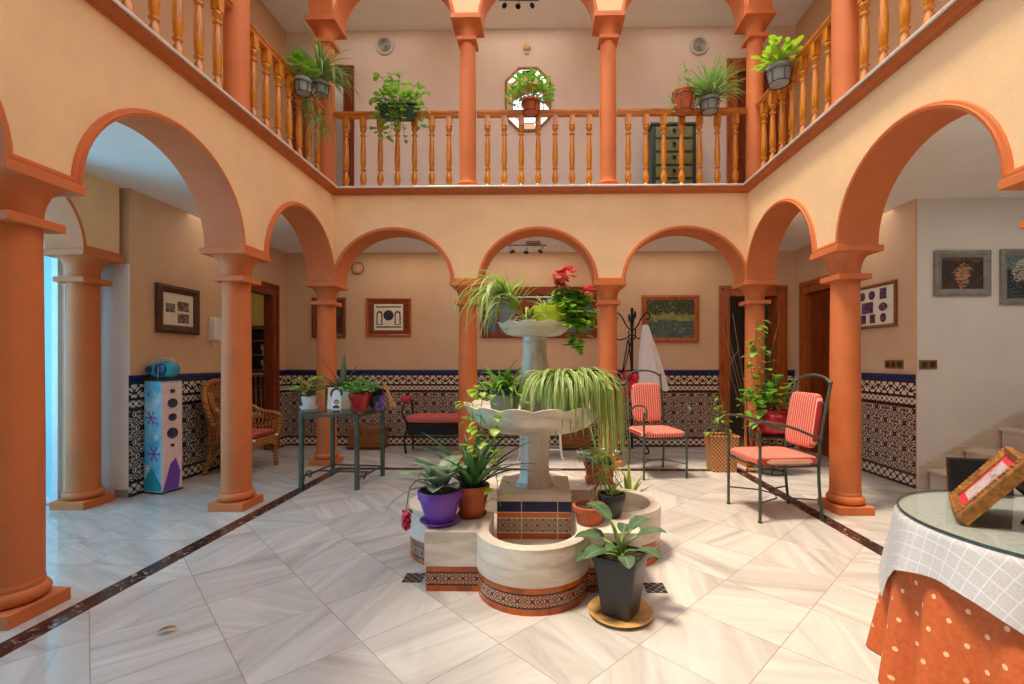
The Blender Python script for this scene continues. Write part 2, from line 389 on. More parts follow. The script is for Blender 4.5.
# ------------------------------------------------------------------ mesh helpers
class MB:
    def __init__(s): s.v, s.f = [], []
    def add(s, verts, faces, mat=0, uvs=None):
        k = len(s.v); s.v += [Vector(p) for p in verts]
        for i, f in enumerate(faces): s.f.append(([k+j for j in f], mat, uvs[i] if uvs else None))
        return s
    def box(s, x0, x1, y0, y1, z0, z1, mat=0):
        p = [(x0,y0,z0),(x1,y0,z0),(x1,y1,z0),(x0,y1,z0),(x0,y0,z1),(x1,y0,z1),(x1,y1,z1),(x0,y1,z1)]
        return s.add(p, [(3,2,1,0),(4,5,6,7),(0,1,5,4),(1,2,6,5),(2,3,7,6),(3,0,4,7)], mat)
    def cbox(s, c, d, mat=0):
        return s.box(c[0]-d[0]/2, c[0]+d[0]/2, c[1]-d[1]/2, c[1]+d[1]/2, c[2]-d[2]/2, c[2]+d[2]/2, mat)
    def lathe(s, prof, c=(0, 0, 0), n=24, mat=0, fn=None, cap=True, axis='z'):
        vs = []
        for i, (r, z) in enumerate(prof):
            for k in range(n):
                a = 2*PI*k/n; rr, zz = (r, z) if fn is None else fn(r, z, a, i)
                p = (rr*math.cos(a), rr*math.sin(a), zz)
                if axis == 'y': p = (p[0], p[2], p[1])
                if axis == 'x': p = (p[2], p[0], p[1])
                vs.append((c[0]+p[0], c[1]+p[1], c[2]+p[2]))
        fs = [(i*n+k, i*n+(k+1) % n, (i+1)*n+(k+1) % n, (i+1)*n+k) for i in range(len(prof)-1) for k in range(n)]
        if cap:
            fs.append(tuple(range(n))[::-1]); fs.append(tuple((len(prof)-1)*n+k for k in range(n)))
        return s.add(vs, fs, mat)
    def tube(s, pts, r, n=8, mat=0, closed=False):
        pts = [Vector(p) for p in pts]; m = len(pts); vs = []
        up = None
        for i, p in enumerate(pts):
            a = pts[(i-1) % m] if (i or closed) else p; b = pts[(i+1) % m] if (i < m-1 or closed) else p
            d = (b-a)
            d = d.normalized() if d.length > 1e-9 else Vector((0, 0, 1))
            if up is None: up = d.orthogonal().normalized()
            up = (up - d*up.dot(d)); up = up.normalized() if up.length > 1e-6 else d.orthogonal().normalized()
            w = d.cross(up); rr = r[i] if isinstance(r, (list, tuple)) else r
            for k in range(n):
                t = 2*PI*k/n; vs.append(p + (up*math.cos(t)+w*math.sin(t))*rr)
        fs = [(i*n+k, i*n+(k+1) % n, ((i+1) % m)*n+(k+1) % n, ((i+1) % m)*n+k) for i in range(m if closed else m-1) for k in range(n)]
        if not closed: fs += [tuple(range(n))[::-1], tuple((m-1)*n+k for k in range(n))]
        return s.add(vs, fs, mat)
    def prism(s, poly, d0, d1, axis='y', mat=0):
        """poly of (a, b): axis y -> (a, d, b); axis z -> (a, b, d); axis x -> (d, a, b)"""
        n = len(poly)
        def P(q, d): return {'y': (q[0], d, q[1]), 'z': (q[0], q[1], d), 'x': (d, q[0], q[1])}[axis]
        vs = [P(q, d0) for q in poly]+[P(q, d1) for q in poly]
        return s.add(vs, [tuple(range(n))[::-1], tuple(range(n, 2*n))]+[(i, (i+1) % n, n+(i+1) % n, n+i) for i in range(n)], mat)
    def blob(s, c, d, e=.5, nu=24, nv=12, mat=0, e2=None):
        """a superellipsoid: e=1 an ellipsoid, small e a rounded box"""
        e2 = e if e2 is None else e2
        def sp(x, p): return math.copysign(abs(x)**p, x)
        vs = []
        for j in range(nv+1):
            f = -PI/2+PI*j/nv
            for i in range(nu):
                a = 2*PI*i/nu
                vs.append((c[0]+d[0]/2*sp(math.cos(f), e2)*sp(math.cos(a), e), c[1]+d[1]/2*sp(math.cos(f), e2)*sp(math.sin(a), e), c[2]+d[2]/2*sp(math.sin(f), e2)))
        fs = [(j*nu+i, j*nu+(i+1) % nu, (j+1)*nu+(i+1) % nu, (j+1)*nu+i) for j in range(nv) for i in range(nu)]
        return s.add(vs, fs, mat)
    def xf(s, mtx, start=0):
        for i in range(start, len(s.v)): s.v[i] = mtx @ s.v[i]
        return s
    def build(s, name, mats, parent=None, smooth=35, bevel=0., recalc=True, loc=None, rot=None):
        me = bpy.data.meshes.new(name)
        me.from_pydata([tuple(v) for v in s.v], [], [f[0] for f in s.f])
        if not isinstance(mats, (list, tuple)): mats = [mats]
        for m in mats: me.materials.append(m)
        if any(f[2] for f in s.f):
            uv = me.uv_layers.new(name='UVMap'); k = 0
            for f in s.f:
                for j in range(len(f[0])):
                    if f[2]: uv.data[k].uv = f[2][j]
                    k += 1
        me.polygons.foreach_set('material_index', [f[1] for f in s.f])
        me.polygons.foreach_set('use_smooth', [smooth > 0]*len(s.f))
        me.validate()
        if recalc:
            bm = bmesh.new(); bm.from_mesh(me)
            bmesh.ops.recalc_face_normals(bm, faces=bm.faces[:]); bm.to_mesh(me); bm.free()
        if smooth: me.set_sharp_from_angle(angle=math.radians(smooth))
        o = bpy.data.objects.new(name, me); COL.objects.link(o)
        if parent is not None: o.parent = parent
        if loc is not None: o.location = loc
        if rot is not None: o.rotation_euler = rot
        if bevel:
            b = o.modifiers.new('edge', 'BEVEL'); b.width = bevel; b.segments = 2; b.limit_method = 'ANGLE'; b.angle_limit = math.radians(40)
        return o
def tag(o, label, cat, group=None, kind=None):
    o['label'] = label; o['category'] = cat
    if group: o['group'] = group
    if kind: o['kind'] = kind
    return o
def thing(name, label, cat, loc=(0, 0, 0), rz=0., group=None, rot=None):
    o = bpy.data.objects.new(name, None); COL.objects.link(o)
    o.location = loc; o.rotation_euler = rot if rot else (0, 0, rz); o.empty_display_size = .1
    return tag(o, label, cat, group)
def struct(o): o['kind'] = 'structure'; return o
def copy_tree(o, parent=None):
    c = o.copy(); COL.objects.link(c)
    if parent is not None: c.parent = parent
    for ch in [k for k in bpy.data.objects if k.parent == o]: copy_tree(ch, c)
    return c
def bez(p, n=12):
    """smooth Catmull-Rom through points"""
    p = [Vector(q) for q in p]; out = []
    q = [p[0]*2-p[1]]+p+[p[-1]*2-p[-2]]
    for i in range(1, len(q)-2):
        for k in range(n):
            t = k/n; a, b, c, d = q[i-1], q[i], q[i+1], q[i+2]
            out.append(.5*((2*b)+(c-a)*t+(2*a-5*b+4*c-d)*t*t+(3*b-a-3*c+d)*t**3))
    return out+[p[-1]]
def spiral(c, r0, r1, a0, a1, plane='yz', n=18):
    out = []
    for i in range(n+1):
        t = i/n; a = a0+(a1-a0)*t; r = r0+(r1-r0)*t
        u, w = r*math.cos(a), r*math.sin(a)
        out.append(V(*c)+(V(0, u, w) if plane == 'yz' else V(u, 0, w)))
    return out

# leaves
SHAPE = {'strap': lambda t: (min(1, .45+t*3)*(1-t**2.2)**.75), 'oval': lambda t: math.sin(PI*min(1, t*.96+.04))**.58,
         'heart': lambda t: (math.sin(PI*min(1, (t*.8+.2)))**.9) if t > .0 else .35, 'lance': lambda t: math.sin(PI*(t**.7)*.98+.02)}
def leaf(mb, base, az, elev, length, width, droop=1., n=7, shape='strap', fold=.25, mat=0, curl=0.):
    p = Vector(base); st = length/n; prev = len(mb.v); vs = []; a = az
    for i in range(n+1):
        t = i/n; el = max(elev-droop*t, min(-1.5, elev))
        d = V(math.cos(a)*math.cos(el), math.sin(a)*math.cos(el), math.sin(el))
        sd = V(-math.sin(a), math.cos(a), 0); nm = sd.cross(d)*-1
        w = max(width*.5*SHAPE[shape](t), width*.012)
        vs += [p-sd*w+nm*(-fold*w)*-1, p.copy(), p+sd*w+nm*(fold*w)]
        p = p+d*st; a += curl/n
    fs, uv = [], []
    for i in range(n):
        b = i*3; t0, t1 = i/n, (i+1)/n
        fs += [(b, b+1, b+4, b+3), (b+1, b+2, b+5, b+4)]
        uv += [((0, t0), (.5, t0), (.5, t1), (0, t1)), ((.5, t0), (1, t0), (1, t1), (.5, t1))]
    mb.add(vs, fs, mat, uv); return p
R = random.uniform
def pot(parent, r0, r1, h, mat, rim=.012, rimh=.03, soil='soil', name='pot', z=0., th=.008):
    b = MB()
    b.lathe([(r0*.9, z), (r0, z+.004), (r1-rim*.2, z+h-rimh), (r1+rim*.8, z+h-rimh), (r1+rim, z+h-.004), (r1+rim*.7, z+h), (r1-th, z+h), (r1-th*1.5, z+h-.03), (r1*.5, z+h-.032)], n=28)
    o = b.build(name, M[mat], parent)
    s = MB(); s.lathe([(.001, z+h-.018), (r1*.5, z+h-.014), (r1-th*.9, z+h-.02)], n=24, cap=False)
    s.build('soil', M[soil], parent)
    return o
def saucer(name, label, loc, r, mat, h=.025, group=None):
    b = MB(); b.lathe([(r*.78, 0), (r*.84, .002), (r, h-.004), (r+.003, h), (r-.006, h), (r*.80, .009), (.001, .008)], n=32)
    o = b.build(name, M[mat], None, loc=loc); return tag(o, label, 'saucer', group)
# ================================================================== the setting
FL2 = 3.682          # upper floor
def slab(name, x0, x1, y0, y1, z0, z1, mat):
    return struct(MB().box(x0, x1, y0, y1, z0, z1).build(name, M[mat], smooth=0))
CG, CU = 3.18, 6.84  # ceilings of the two storeys
slab('floor', -6.8, 7.0, -2.6, 9.6, -.2, 0, 'floor')
for nm, x0, x1, y0, y1 in (('left', -6.8, -3.0, -2.6, 9.6), ('right', 2.90, 7.0, -2.6, 9.6), ('back', -3.0, 2.90, 6.35, 9.6), ('front', -3.0, 2.90, -2.6, -1.3)):
    slab('ceiling_'+nm, x0, x1, y0, y1, CG, FL2-.06, 'ceiling')
for nm, x0, x1, y0, y1 in (('left', -4.25, -3.0, -2.6, 7.62), ('right', 2.90, 4.1, -2.6, 7.62), ('back', -3.0, 2.90, 6.35, 7.62)):
    slab('floor_upper_'+nm, x0, x1, y0, y1, FL2-.06, FL2-.002, 'white_slab')
for nm, x0, x1, y0, y1 in (('left', -4.5, -2.95, -2.6, 8.5), ('right', 2.85, 4.4, -2.6, 8.5), ('back', -2.95, 2.85, 6.3, 8.5), ('front', -2.95, 2.85, -2.6, -1.3)):
    slab('ceiling_upper_'+nm, x0, x1, y0, y1, CU, CU+.13, 'ceiling')

def run(p0, p1):
    d = Vector((p1[0]-p0[0], p1[1]-p0[1])); return d.length, math.atan2(d.y, d.x)
def wall(name, p0, p1, z0, z1, mat, th=.3, side=1, openings=()):
    """a wall from p0 to p1, thick towards local +y*side, with rectangular openings (u0, u1, zb, zt)"""
    L, a = run(p0, p1); b = MB(); y0, y1 = (0, th) if side > 0 else (-th, 0)
    u = 0.
    for (a0, a1, zb, zt) in sorted(openings):
        if a0 > u: b.box(u, a0, y0, y1, z0, z1)
        if zb > z0: b.box(a0, a1, y0, y1, z0, zb)
        if zt < z1: b.box(a0, a1, y0, y1, zt, z1)
        u = a1
    if u < L: b.box(u, L, y0, y1, z0, z1)
    return struct(b.build(name, M[mat], smooth=0, loc=(p0[0], p0[1], 0), rot=(0, 0, a)))
def dado(name, p0, p1, u0, u1, side, mat='dado', h=1.25):
    """tiled wainscot standing on the floor in front of a wall's face; room side is local -y*side"""
    L, a = run(p0, p1); s = -side; b = MB(); t = .014*s; e = .026*s
    b.add([(u0, t, 0), (u1, t, 0), (u1, t, h), (u0, t, h)], [(0, 1, 2, 3)], 0, [((u0, 0), (u1, 0), (u1, h), (u0, h))])
    for q in (u0, u1):
        b.add([(q, 0, 0), (q, t, 0), (q, t, h), (q, 0, h)], [(0, 1, 2, 3)], 0, [((0, 0), (.014, 0), (.014, h), (0, h))])
    lo, hi = sorted((0, e)); b.box(u0, u1, lo, hi, h-.035, h, 1)
    return struct(b.build(name, [M[mat], M['navy']], smooth=0, recalc=False, loc=(p0[0], p0[1], 0), rot=(0, 0, a)))
LW = ((-4.25, 4.70), (-4.25, 7.627)); RW = ((4.09, 5.18), (4.09, 7.627)); BW = ((-4.25, 7.627), (4.09, 7.627))
slab('wall_left_pier_lit', -4.55, -4.25, 4.70, 4.715, 0, 2.40, 'white_plaster')  # pale sheet on the tan pier end, blue lobby light put into its colour
wall('wall_left', (-4.25, 4.715), (-4.25, 5.9), 0, CG, 'tan')
wall('wall_left_rear', (-4.25, 5.9), LW[1], 0, CG, 'tan', th=.12, openings=[(.52, 1.34, 0, 2.45)])
wall('wall_right', *RW, 0, CG, 'tan', side=-1, openings=[(1.22, 2.12, 0, 2.47)])
wall('wall_back', *BW, 0, CG, 'tan', openings=[(3.224, 5.134, 1.77, 2.606), (7.25, 8.07, 0, 2.48)])
DH = 1.25
dado('wall_left_tiles', *LW, 0, 1.58, 1, 'dado_dark'); dado('wall_left_tiles_corner', *LW, 2.65, 2.92, 1)
dado('wall_back_tiles', *BW, .015, 7.11, 1); dado('wall_back_tiles_corner', *BW, 8.21, 8.325, 1)
dado('wall_right_tiles', *RW, 0, 1.07, -1, 'dado')
# lobby to the left, stair hall to the right
wall('wall_lobby', (-6.8, 4.46), (-4.66, 4.46), 0, CG, 'white_plaster', .16)
slab('wall_lobby_pier', -4.80, -4.55, 4.668, 4.76, 0, CG, 'white_plaster')
wall('wall_lobby_side', (-6.8, -2.6), (-6.8, 9.5), 0, CG, 'white_plaster', .1)
wall('wall_stair', (4.102, 5.172), (6.9, 5.172), 0, CG, 'white_plaster', .15)
wall('wall_stair_side', (6.9, -2.6), (6.9, 9.5), 0, CG, 'white_plaster', .1, side=-1)
wall('wall_front', (-6.8, -2.5), (6.9, -2.5), 0, CG, 'tan', .1, side=-1)
wall('wall_rooms_end', (-6.8, 9.5), (6.9, 9.5), 0, CG, 'yellow_wall', .1)
wall('wall_hall_left', (2.5, 7.94), (2.5, 9.5), 0, CG, 'grey_wall', .1)
wall('wall_hall_right', (4.0, 7.94), (4.0, 9.5), 0, CG, 'grey_wall', .1, side=-1)
slab('wall_hall_end', 2.5, 4.0, 9.38, 9.46, 0, CG, 'grey_wall')
# upper storey
UB = ((-4.25, 7.627), (4.1, 7.627))
wall('wall_upper_back', *UB, FL2, CU, 'pinkcream', .2, openings=[(.25, 1.0, FL2, 6.12), (7.38, 8.1, FL2, 6.16)])
wall('wall_upper_left', (-4.25, -2.5), (-4.25, 7.627), FL2, CU, 'tan', .2)
wall('wall_upper_right', (4.1, -2.5), (4.1, 7.627), FL2, CU, 'tan', .2, side=-1)
wall('wall_upper_front', (-4.25, -2.5), (4.1, -2.5), FL2, CU, 'pinkcream', .2, side=-1)
for x in (-4.3, -2.6, 2.6, 4.15): slab('wall_upper_side', x-.05, x+.05, 7.827, 8.4, FL2, CU, 'white_plaster')
slab('floor_upper_rooms', -4.3, 4.15, 7.62, 8.5, FL2-.06, FL2-.002, 'white_slab')
wall('wall_upper_room', (-4.25, 8.4), (4.1, 8.4), FL2, CU, 'white_plaster', .1)

def arcade(name, org, tgt, us, z0, bh, ztop, th, side, start=None, end=None):
    """a wall carried on arches; us are the column centres along it; the courtyard side is local y*side"""
    L, a = run(org, tgt); start = us[0]-th/2 if start is None else start; end = us[-1]+th/2 if end is None else end
    N = 28; path = [(start, z0)]
    for i in range(len(us)-1):
        a0, a1 = us[i]+.198, us[i+1]-.198; c, r = (a0+a1)/2, (a1-a0)/2
        for k in range(N+1):
            t = PI-PI*k/N; path.append((c+r*math.cos(t), z0+bh*math.sin(t)))
    path.append((end, z0))
    h = th/2; b = MB(); n = len(path); vs = []
    for (u, z) in path: vs += [(u, -h, z), (u, h, z), (u, -h, ztop), (u, h, ztop)]
    fs, k = [], 0
    b.v = [Vector(v) for v in vs]
    for i in range(n-1):
        p, q = 4*i, 4*i+4
        if path[i+1][0]-path[i][0] > 1e-6:
            b.f += [([p, q, q+2, p+2], 0, None), ([q+1, p+1, p+3, q+3], 0, None), ([p+2, q+2, q+3, p+3], 0, None)]
        b.f.append(([p+1, q+1, q, p], 1, None))
    b.f += [([0, 2, 3, 1], 0, None), ([4*n-4, 4*n-3, 4*n-1, 4*n-2], 0, None)]
    struct(b.build(name, [M['cream'], M['terracotta_paint']], smooth=30, recalc=False, loc=(org[0], org[1], 0), rot=(0, 0, a)))
    # moulding that follows the arches and the feet of the spandrels
    prof = [(0, -.002), (0, .028), (.020, .034), (.024, .02), (.042, .018), (.047, -.002)]
    m = len(path); vs = []
    for i, (u, z) in enumerate(path):
        P = Vector((u, z)); d0 = (P-Vector(path[i-1])) if i else None; d1 = (Vector(path[i+1])-P) if i < m-1 else None
        ns = [Vector((-d.y, d.x)).normalized() for d in (d0, d1) if d is not None and d.length > 1e-7]
        nn = (ns[0]+ns[-1]); nn = nn.normalized(); nn = nn/max(.35, nn.dot(ns[0]))
        for (o, q) in prof:
            w = P+nn*o; vs.append((w.x, side*(h+q), w.y))
    kk = len(prof); T = MB()
    T.add(vs, [(i*kk+j, i*kk+j+1, (i+1)*kk+j+1, (i+1)*kk+j) for i in range(m-1) for j in range(kk-1)])
    arcade.n += 1
    struct(T.build('trim_%d' % arcade.n, M['terracotta_paint'], smooth=30, loc=(org[0], org[1], 0), rot=(0, 0, a)))
    return a
arcade.n = 0
YB = 6.299
LO, LT = (-2.948, YB), (-2.948, -1.24); RO, RT = (2.843, YB), (2.843, -1.24)
LU = RU = [0, 1.868, 3.764, 5.65, 7.54]; BU = [0, 1.933, 3.829, 5.791]
for lvl, z0, bs, bb, zt, th in (('', 2.445, .72, .68, FL2-.05, .34), ('_upper', 5.97, .70, .66, 7.7, .28)):
    arcade('wall_arcade_left'+lvl, LO, LT, LU, z0, bs, zt, th, 1)
    arcade('wall_arcade_right'+lvl, RO, RT, RU, z0, bs, zt, th, -1)
    arcade('wall_arcade_back'+lvl, (-2.948, YB), (2.843, YB), BU, z0, bb, zt, th, -1)
    arcade('wall_arcade_front'+lvl, (-2.948, -1.24), (2.843, -1.24), BU, z0, bb, zt, th, 1)
arcade('wall_arcade_lobby', (-4.47, 4.45), (-4.47, .6), [0, 1.87, 3.74], 2.445, .68, CG, .34, 1, start=-.2)

# cornice and marble edge of the balcony, mitred round the court
def sweep(name, path, prof, mat):
    vs = []; m = len(path)
    for i, p in enumerate(path):
        P = Vector(p); d0 = (P-Vector(path[i-1])) if i else None; d1 = (Vector(path[i+1])-P) if i < m-1 else None
        ns = [Vector((d.y, -d.x)).normalized() for d in (d0, d1) if d is not None]
        nn = (ns[0]+ns[-1]).normalized(); nn = nn/nn.dot(ns[0])
        for (o, z) in prof: vs.append((*(P+nn*o), z))
    k = len(prof)
    b = MB().add(vs, [(i*k+j, i*k+(j+1) % k, (i+1)*k+(j+1) % k, (i+1)*k+j) for i in range(m-1) for j in range(k)])
    b.add([vs[j] for j in range(k)], [tuple(range(k))]).add([vs[(m-1)*k+j] for j in range(k)], [tuple(range(k))])
    return struct(b.build(name, M[mat], smooth=25))
cp = [(-2.778, -1.06), (-2.778, YB-.17), (2.673, YB-.17), (2.673, -1.06)]
sweep('trim_cornice', cp, [(-.01, 3.594), (.018, 3.594), (.024, 3.61), (.04, 3.614), (.058, 3.628), (.066, 3.64), (.08, 3.643), (.08, 3.660), (-.01, 3.660)], 'cornice')
sweep('trim_balcony_edge', cp, [(-.33, 3.660), (.096, 3.660), (.099, 3.674), (.094, FL2), (-.33, FL2)], 'white_slab')
struct(MB().box(-.14, 0, -.012, .0, 0, .08).build('baseboard_lobby', M['grey_wall'], smooth=0, loc=(-4.25, 4.70, 0)))

# door casings
def casing(name, p0, p1, u0, u1, zt, side, mat, leaf=None, w=.115, z0=0., th=.3, parts=()):
    L, a = run(p0, p1); s = -side; b = MB()
    def bx(ua, ub, ya, yb, za, zb): b.box(ua, ub, *sorted((ya*s, yb*s)), za, zb)
    for q in (.0, -.0):
        pass
    bx(u0-w, u0, 0.001, .03, z0, zt+w); bx(u1, u1+w, .001, .03, z0, zt+w); bx(u0, u1, .001, .03, zt, zt+w)
    bx(u0-w*.75, u0-w*.5, .03, .042, z0, zt+w*.7); bx(u1+w*.5, u1+w*.75, .03, .042, z0, zt+w*.7); bx(u0-w*.75, u1+w*.75, .03, .042, zt+w*.5, zt+w*.75)
    bx(u0, u0+.03, .03, -th, z0, zt); bx(u1-.03, u1, .03, -th, z0, zt); bx(u0+.03, u1-.03, .03, -th, zt-.03, zt)
    o = struct(b.build(name, M[mat], smooth=0, loc=(p0[0], p0[1], 0), rot=(0, 0, a)))
    if leaf:
        l = MB(); c = (u0+.033, u1-.033)
        l.box(c[0], c[1], *sorted((-.05*s, -.09*s)), z0+.01, zt-.033)
        mw = (c[1]-c[0])
        for (za, zb) in ((.15, .75), (.88, 1.3), (1.42, zt-z0-.2)):
            for k in range(2):
                x0 = c[0]+.1+k*(mw/2-.03); l.box(x0, x0+mw/2-.17, *sorted((-.05*s, -.035*s)), z0+za, z0+zb)
        lo = l.build('door_panel', M[leaf], o, smooth=0)
        h = MB().tube([(c[0]+.06, -.05*s, z0+1.02), (c[0]+.06, .0*s, z0+1.02), (c[0]+.17, .0*s, z0+1.02)], .009, 8)
        h.build('door_handle', M['brass'], lo)
    return o
casing('door_1', *LW, 1.72, 2.54, 2.45, 1, 'mahogany', w=.15, th=.12)
casing('door_2', *BW, 7.25, 8.07, 2.48, 1, 'orange_wood', w=.135)
casing('door_3', *RW, 1.22, 2.12, 2.47, -1, 'orange_wood', leaf='mahogany', w=.15)
casing('door_4', *UB, .25, 1.0, 6.12, 1, 'mahogany', z0=FL2, th=.2, w=.14)
casing('door_5', *UB, 7.38, 8.1, 6.16, 1, 'orange_wood', leaf='mahogany', z0=FL2, th=.2, w=.14)
# daylit glazed door of the lobby
fr = MB()
for (x0, x1, z0, z1) in ((-6.2, -6.12, .02, 2.75), (-4.76, -4.70, .02, 2.75), (-6.12, -4.76, 2.69, 2.75), (-6.12, -4.76, .02, .07)):
    fr.box(x0, x1, 4.425, 4.462, z0, z1)
o = struct(fr.build('window_1', M['white_pot'], smooth=0))
MB().box(-6.12, -4.76, 4.44, 4.452, .07, 2.69).build('pane', M['daypane'], o, smooth=0)
fr = MB()
for (y0, y1, z0, z1) in ((-.6, -.52, .4, 2.9), (4.0, 4.08, .4, 2.9), (1.7, 1.78, .48, 2.82), (-.52, 4.0, .4, .48), (-.52, 4.0, 2.82, 2.9)): fr.box(-6.8, -6.74, y0, y1, z0, z1)
o = struct(fr.build('fill_window', M['white_pot'], smooth=0))  # unseen window added to send blue light into the left gallery
MB().box(-6.79, -6.775, -.52, 4.0, .48, 2.82).build('pane', M['fillpane'], o, smooth=0)
# inner window of the back wall
WY = 7.627; wf = MB(); X0, X1, Z0, Z1 = -1.026, .884, 1.77, 2.606
for (a, b_) in ((X0, X0+.08), (X1-.08, X1)): wf.box(a, b_, WY-.03, WY+.07, Z0, Z1)
wf.box(X0+.08, X1-.08, WY-.03, WY+.07, Z1-.13, Z1); wf.box(X0+.08, X1-.08, WY-.03, WY+.07, Z0, Z0+.09)
wf.box(-.45, .03, WY+.01, WY+.06, Z0+.09, Z1-.13)
wf.box(-.41, -.23, WY, WY+.01, Z0+.13, Z1-.18); wf.box(-.19, -.01, WY, WY+.01, Z0+.13, Z1-.18)
for x in (.30, .56, -.74): wf.box(x-.014, x+.014, WY+.02, WY+.05, Z0+.09, Z1-.13)
wf.box(.03, X1-.08, WY+.022, WY+.048, 2.13, 2.158)
o = struct(wf.build('window_2', M['mahogany_h'], smooth=0))
pm = Mt('dusky_pane', (110, 124, 140), .08); MB().box(X0+.06, X1-.06, WY+.07, WY+.08, Z0+.06, Z1-.1).build('pane', pm.m, o, smooth=0)
MB().tube([(X0+.09, WY-.01, 2.44), (X1-.09, WY-.01, 2.44)], .013).build('curtain_rail', M['white_pot'], o)

# stairs against the white wall
st = thing('staircase', 'cream marble staircase climbing along the white wall on the right', 'stairs', (4.21, 4.65, 0))
for k in range(6):
    x = .385*k; z = .222*(k+1)+.01
    MB().box(x-.03, x+.38, -.5, .50, z-.035, z).build('tread', M['stair_marble'], st, smooth=0, bevel=.006)
    MB().box(x, x+.03, -.48, .49, 0 if k == 0 else z-.221, z-.036).build('riser', M['stair_marble'], st, smooth=0)
MB().prism([(-.10, 0), (.32, 0), (.32, .15), (2.3, 1.28), (2.3, 1.595), (-.10, .255)], .504, .518).build('skirting', M['stair_marble'], st, smooth=0)

# ================================================================== columns
def column(z0, H, r, label, loc, rz, group, big=True):
    t = thing('column', label, 'column', (loc[0], loc[1], z0), rz, group); t['kind'] = 'thing'
    mat = M['terracotta_paint']
    pz = .075 if big else .06; p = .164 if big else .145
    MB().box(-p, p, -p, p, 0, pz).build('plinth', mat, t, smooth=0, bevel=.005)
    b = MB(); R0 = .157 if big else .140; hb = .085 if big else .07
    b.lathe([(r, pz)]+[(R0-hb/2+hb/2*math.cos(a), pz+hb/2+hb/2*math.sin(a)) for a in [-PI/2+PI*i/8 for i in range(9)]]+[(r*1.03, pz+hb), (r*1.03, pz+hb+.02), (r, pz+hb+.03)], n=36)
    b.build('base', mat, t)
    MB().lathe([(r, pz+hb), (r*1.0, H*.4), (r*.93, H-.31), (r*.93, H-.295)], n=36).build('shaft', mat, t)
    c = MB(); q = r*1.17; s = .211 if big else .20
    c.box(-q, q, -q, q, H-.295, H-.245)
    c.lathe([(r*.95, H-.245), (r*.97, H-.19), (r*1.06, H-.14), (r*1.22, H-.09), (s*.93, H-.057), (s*.96, H-.055)], n=36)
    c.box(-s, s, -s, s, H-.055, H)
    c.build('capital', mat, t, smooth=40, bevel=.004)
    return t
def at_line(o, tg, u):
    L, a = run(o, tg); return (o[0]+math.cos(a)*u, o[1]+math.sin(a)*u)
G1, G2 = 'columns round the courtyard', 'columns of the upper gallery'
column(0, 2.445, .128, 'terracotta column at the back left corner behind the glass table', LO, 0, G1)
column(0, 2.445, .128, 'terracotta column in front of the wicker armchair', at_line(LO, LT, LU[1]), 0, G1)
column(0, 2.445, .128, 'large terracotta column cut off by the left edge, nearest the camera', at_line(LO, LT, LU[2]), 0, G1)
column(0, 2.445, .128, 'terracotta column of the lobby arch beside the bright blue glass', (-4.47, 4.45), 0, G1)
column(0, 2.445, .128, 'back arcade column between the striped bench and the fountain', (-2.948+BU[1], YB), 0, G1)
column(0, 2.445, .128, 'back arcade column between the fountain and the coat stand', (-2.948+BU[2], YB), 0, G1)
column(0, 2.445, .128, 'terracotta column at the back right corner with ivy climbing beside it', RO, 0, G1)
column(0, 2.445, .128, 'sunlit terracotta column behind the right striped armchair', at_line(RO, RT, RU[1]), 0, G1)
column(0, 2.445, .128, 'column at the right edge showing only the tips of its capital', at_line(RO, RT, RU[2]), 0, G1)
HU = 5.97-FL2
column(FL2, HU, .110, 'upper gallery corner column on the left with a spider plant in front', LO, 0, G2, False)
column(FL2, HU, .110, 'upper gallery column left of the octagonal mirror', (-2.948+BU[1], YB), 0, G2, False)
column(FL2, HU, .110, 'upper gallery column right of the octagonal mirror', (-2.948+BU[2], YB), 0, G2, False)
column(FL2, HU, .110, 'upper gallery corner column on the right beside the hanging orchid pot', RO, 0, G2, False)
column(FL2, HU, .110, 'upper left column on the side balcony, cut by the top edge', at_line(LO, LT, LU[1]), 0, G2, False)
column(FL2, HU, .110, 'upper right column on the side balcony, cut by the top edge', at_line(RO, RT, RU[1]), 0, G2, False)

# ================================================================== balustrades
bal = None
def railing(label, p0, p1, n, off=.145):
    global bal
    L, a = run(p0, p1)
    t = thing('balustrade', label, 'balustrade', (p0[0], p0[1], FL2), a, 'turned wooden balustrades of the balcony')
    H = 1.10
    b = MB(); b.prism([(-.032, H-.075), (.032, H-.075), (.036, H-.045), (.05, H-.035), (.052, H-.012), (.036, H), (-.036, H), (-.052, H-.012), (-.05, H-.035), (-.036, H-.045)], off-.02, L-off+.02, 'x')
    b.build('handrail', M['rail'], t, smooth=40)
    step = (L-2*off-.06)/(n-.25)
    if bal is None:
        b = MB(); s = .034
        b.box(-s, s, -s, s, .0, .075); b.box(-s, s, -s, s, .89, 1.026)
        b.lathe([(.030, .075), (.036, .085), (.030, .10), (.022, .115), (.036, .15), (.040, .19), (.034, .24), (.022, .28), (.020, .30), (.034, .31), (.034, .325), (.022, .335),
                 (.030, .37), (.034, .46), (.032, .58), (.024, .73), (.020, .765), (.035, .775), (.035, .79), (.020, .80), (.022, .825), (.037, .85), (.037, .87), (.028, .89)], n=16)
        for q in b.v: q.x *= 1.1; q.y *= 1.1
        bal = b.build('baluster', M['baluster'], t, smooth=40)
        first = bal
    for k in range(n):
        o = bal if (k == 0 and bal.parent == t) else bal.copy()
        if o is not bal: COL.objects.link(o)
        o.parent = t; o.location = (off+.03+step*(k+.4), 0, 0)
railing('back balcony balustrade at the left with a leafy fern box', (-2.948, YB), (-2.948+BU[1], YB), 7)
railing('middle back balcony balustrade in front of the octagonal mirror', (-2.948+BU[1], YB), (-2.948+BU[2], YB), 7)
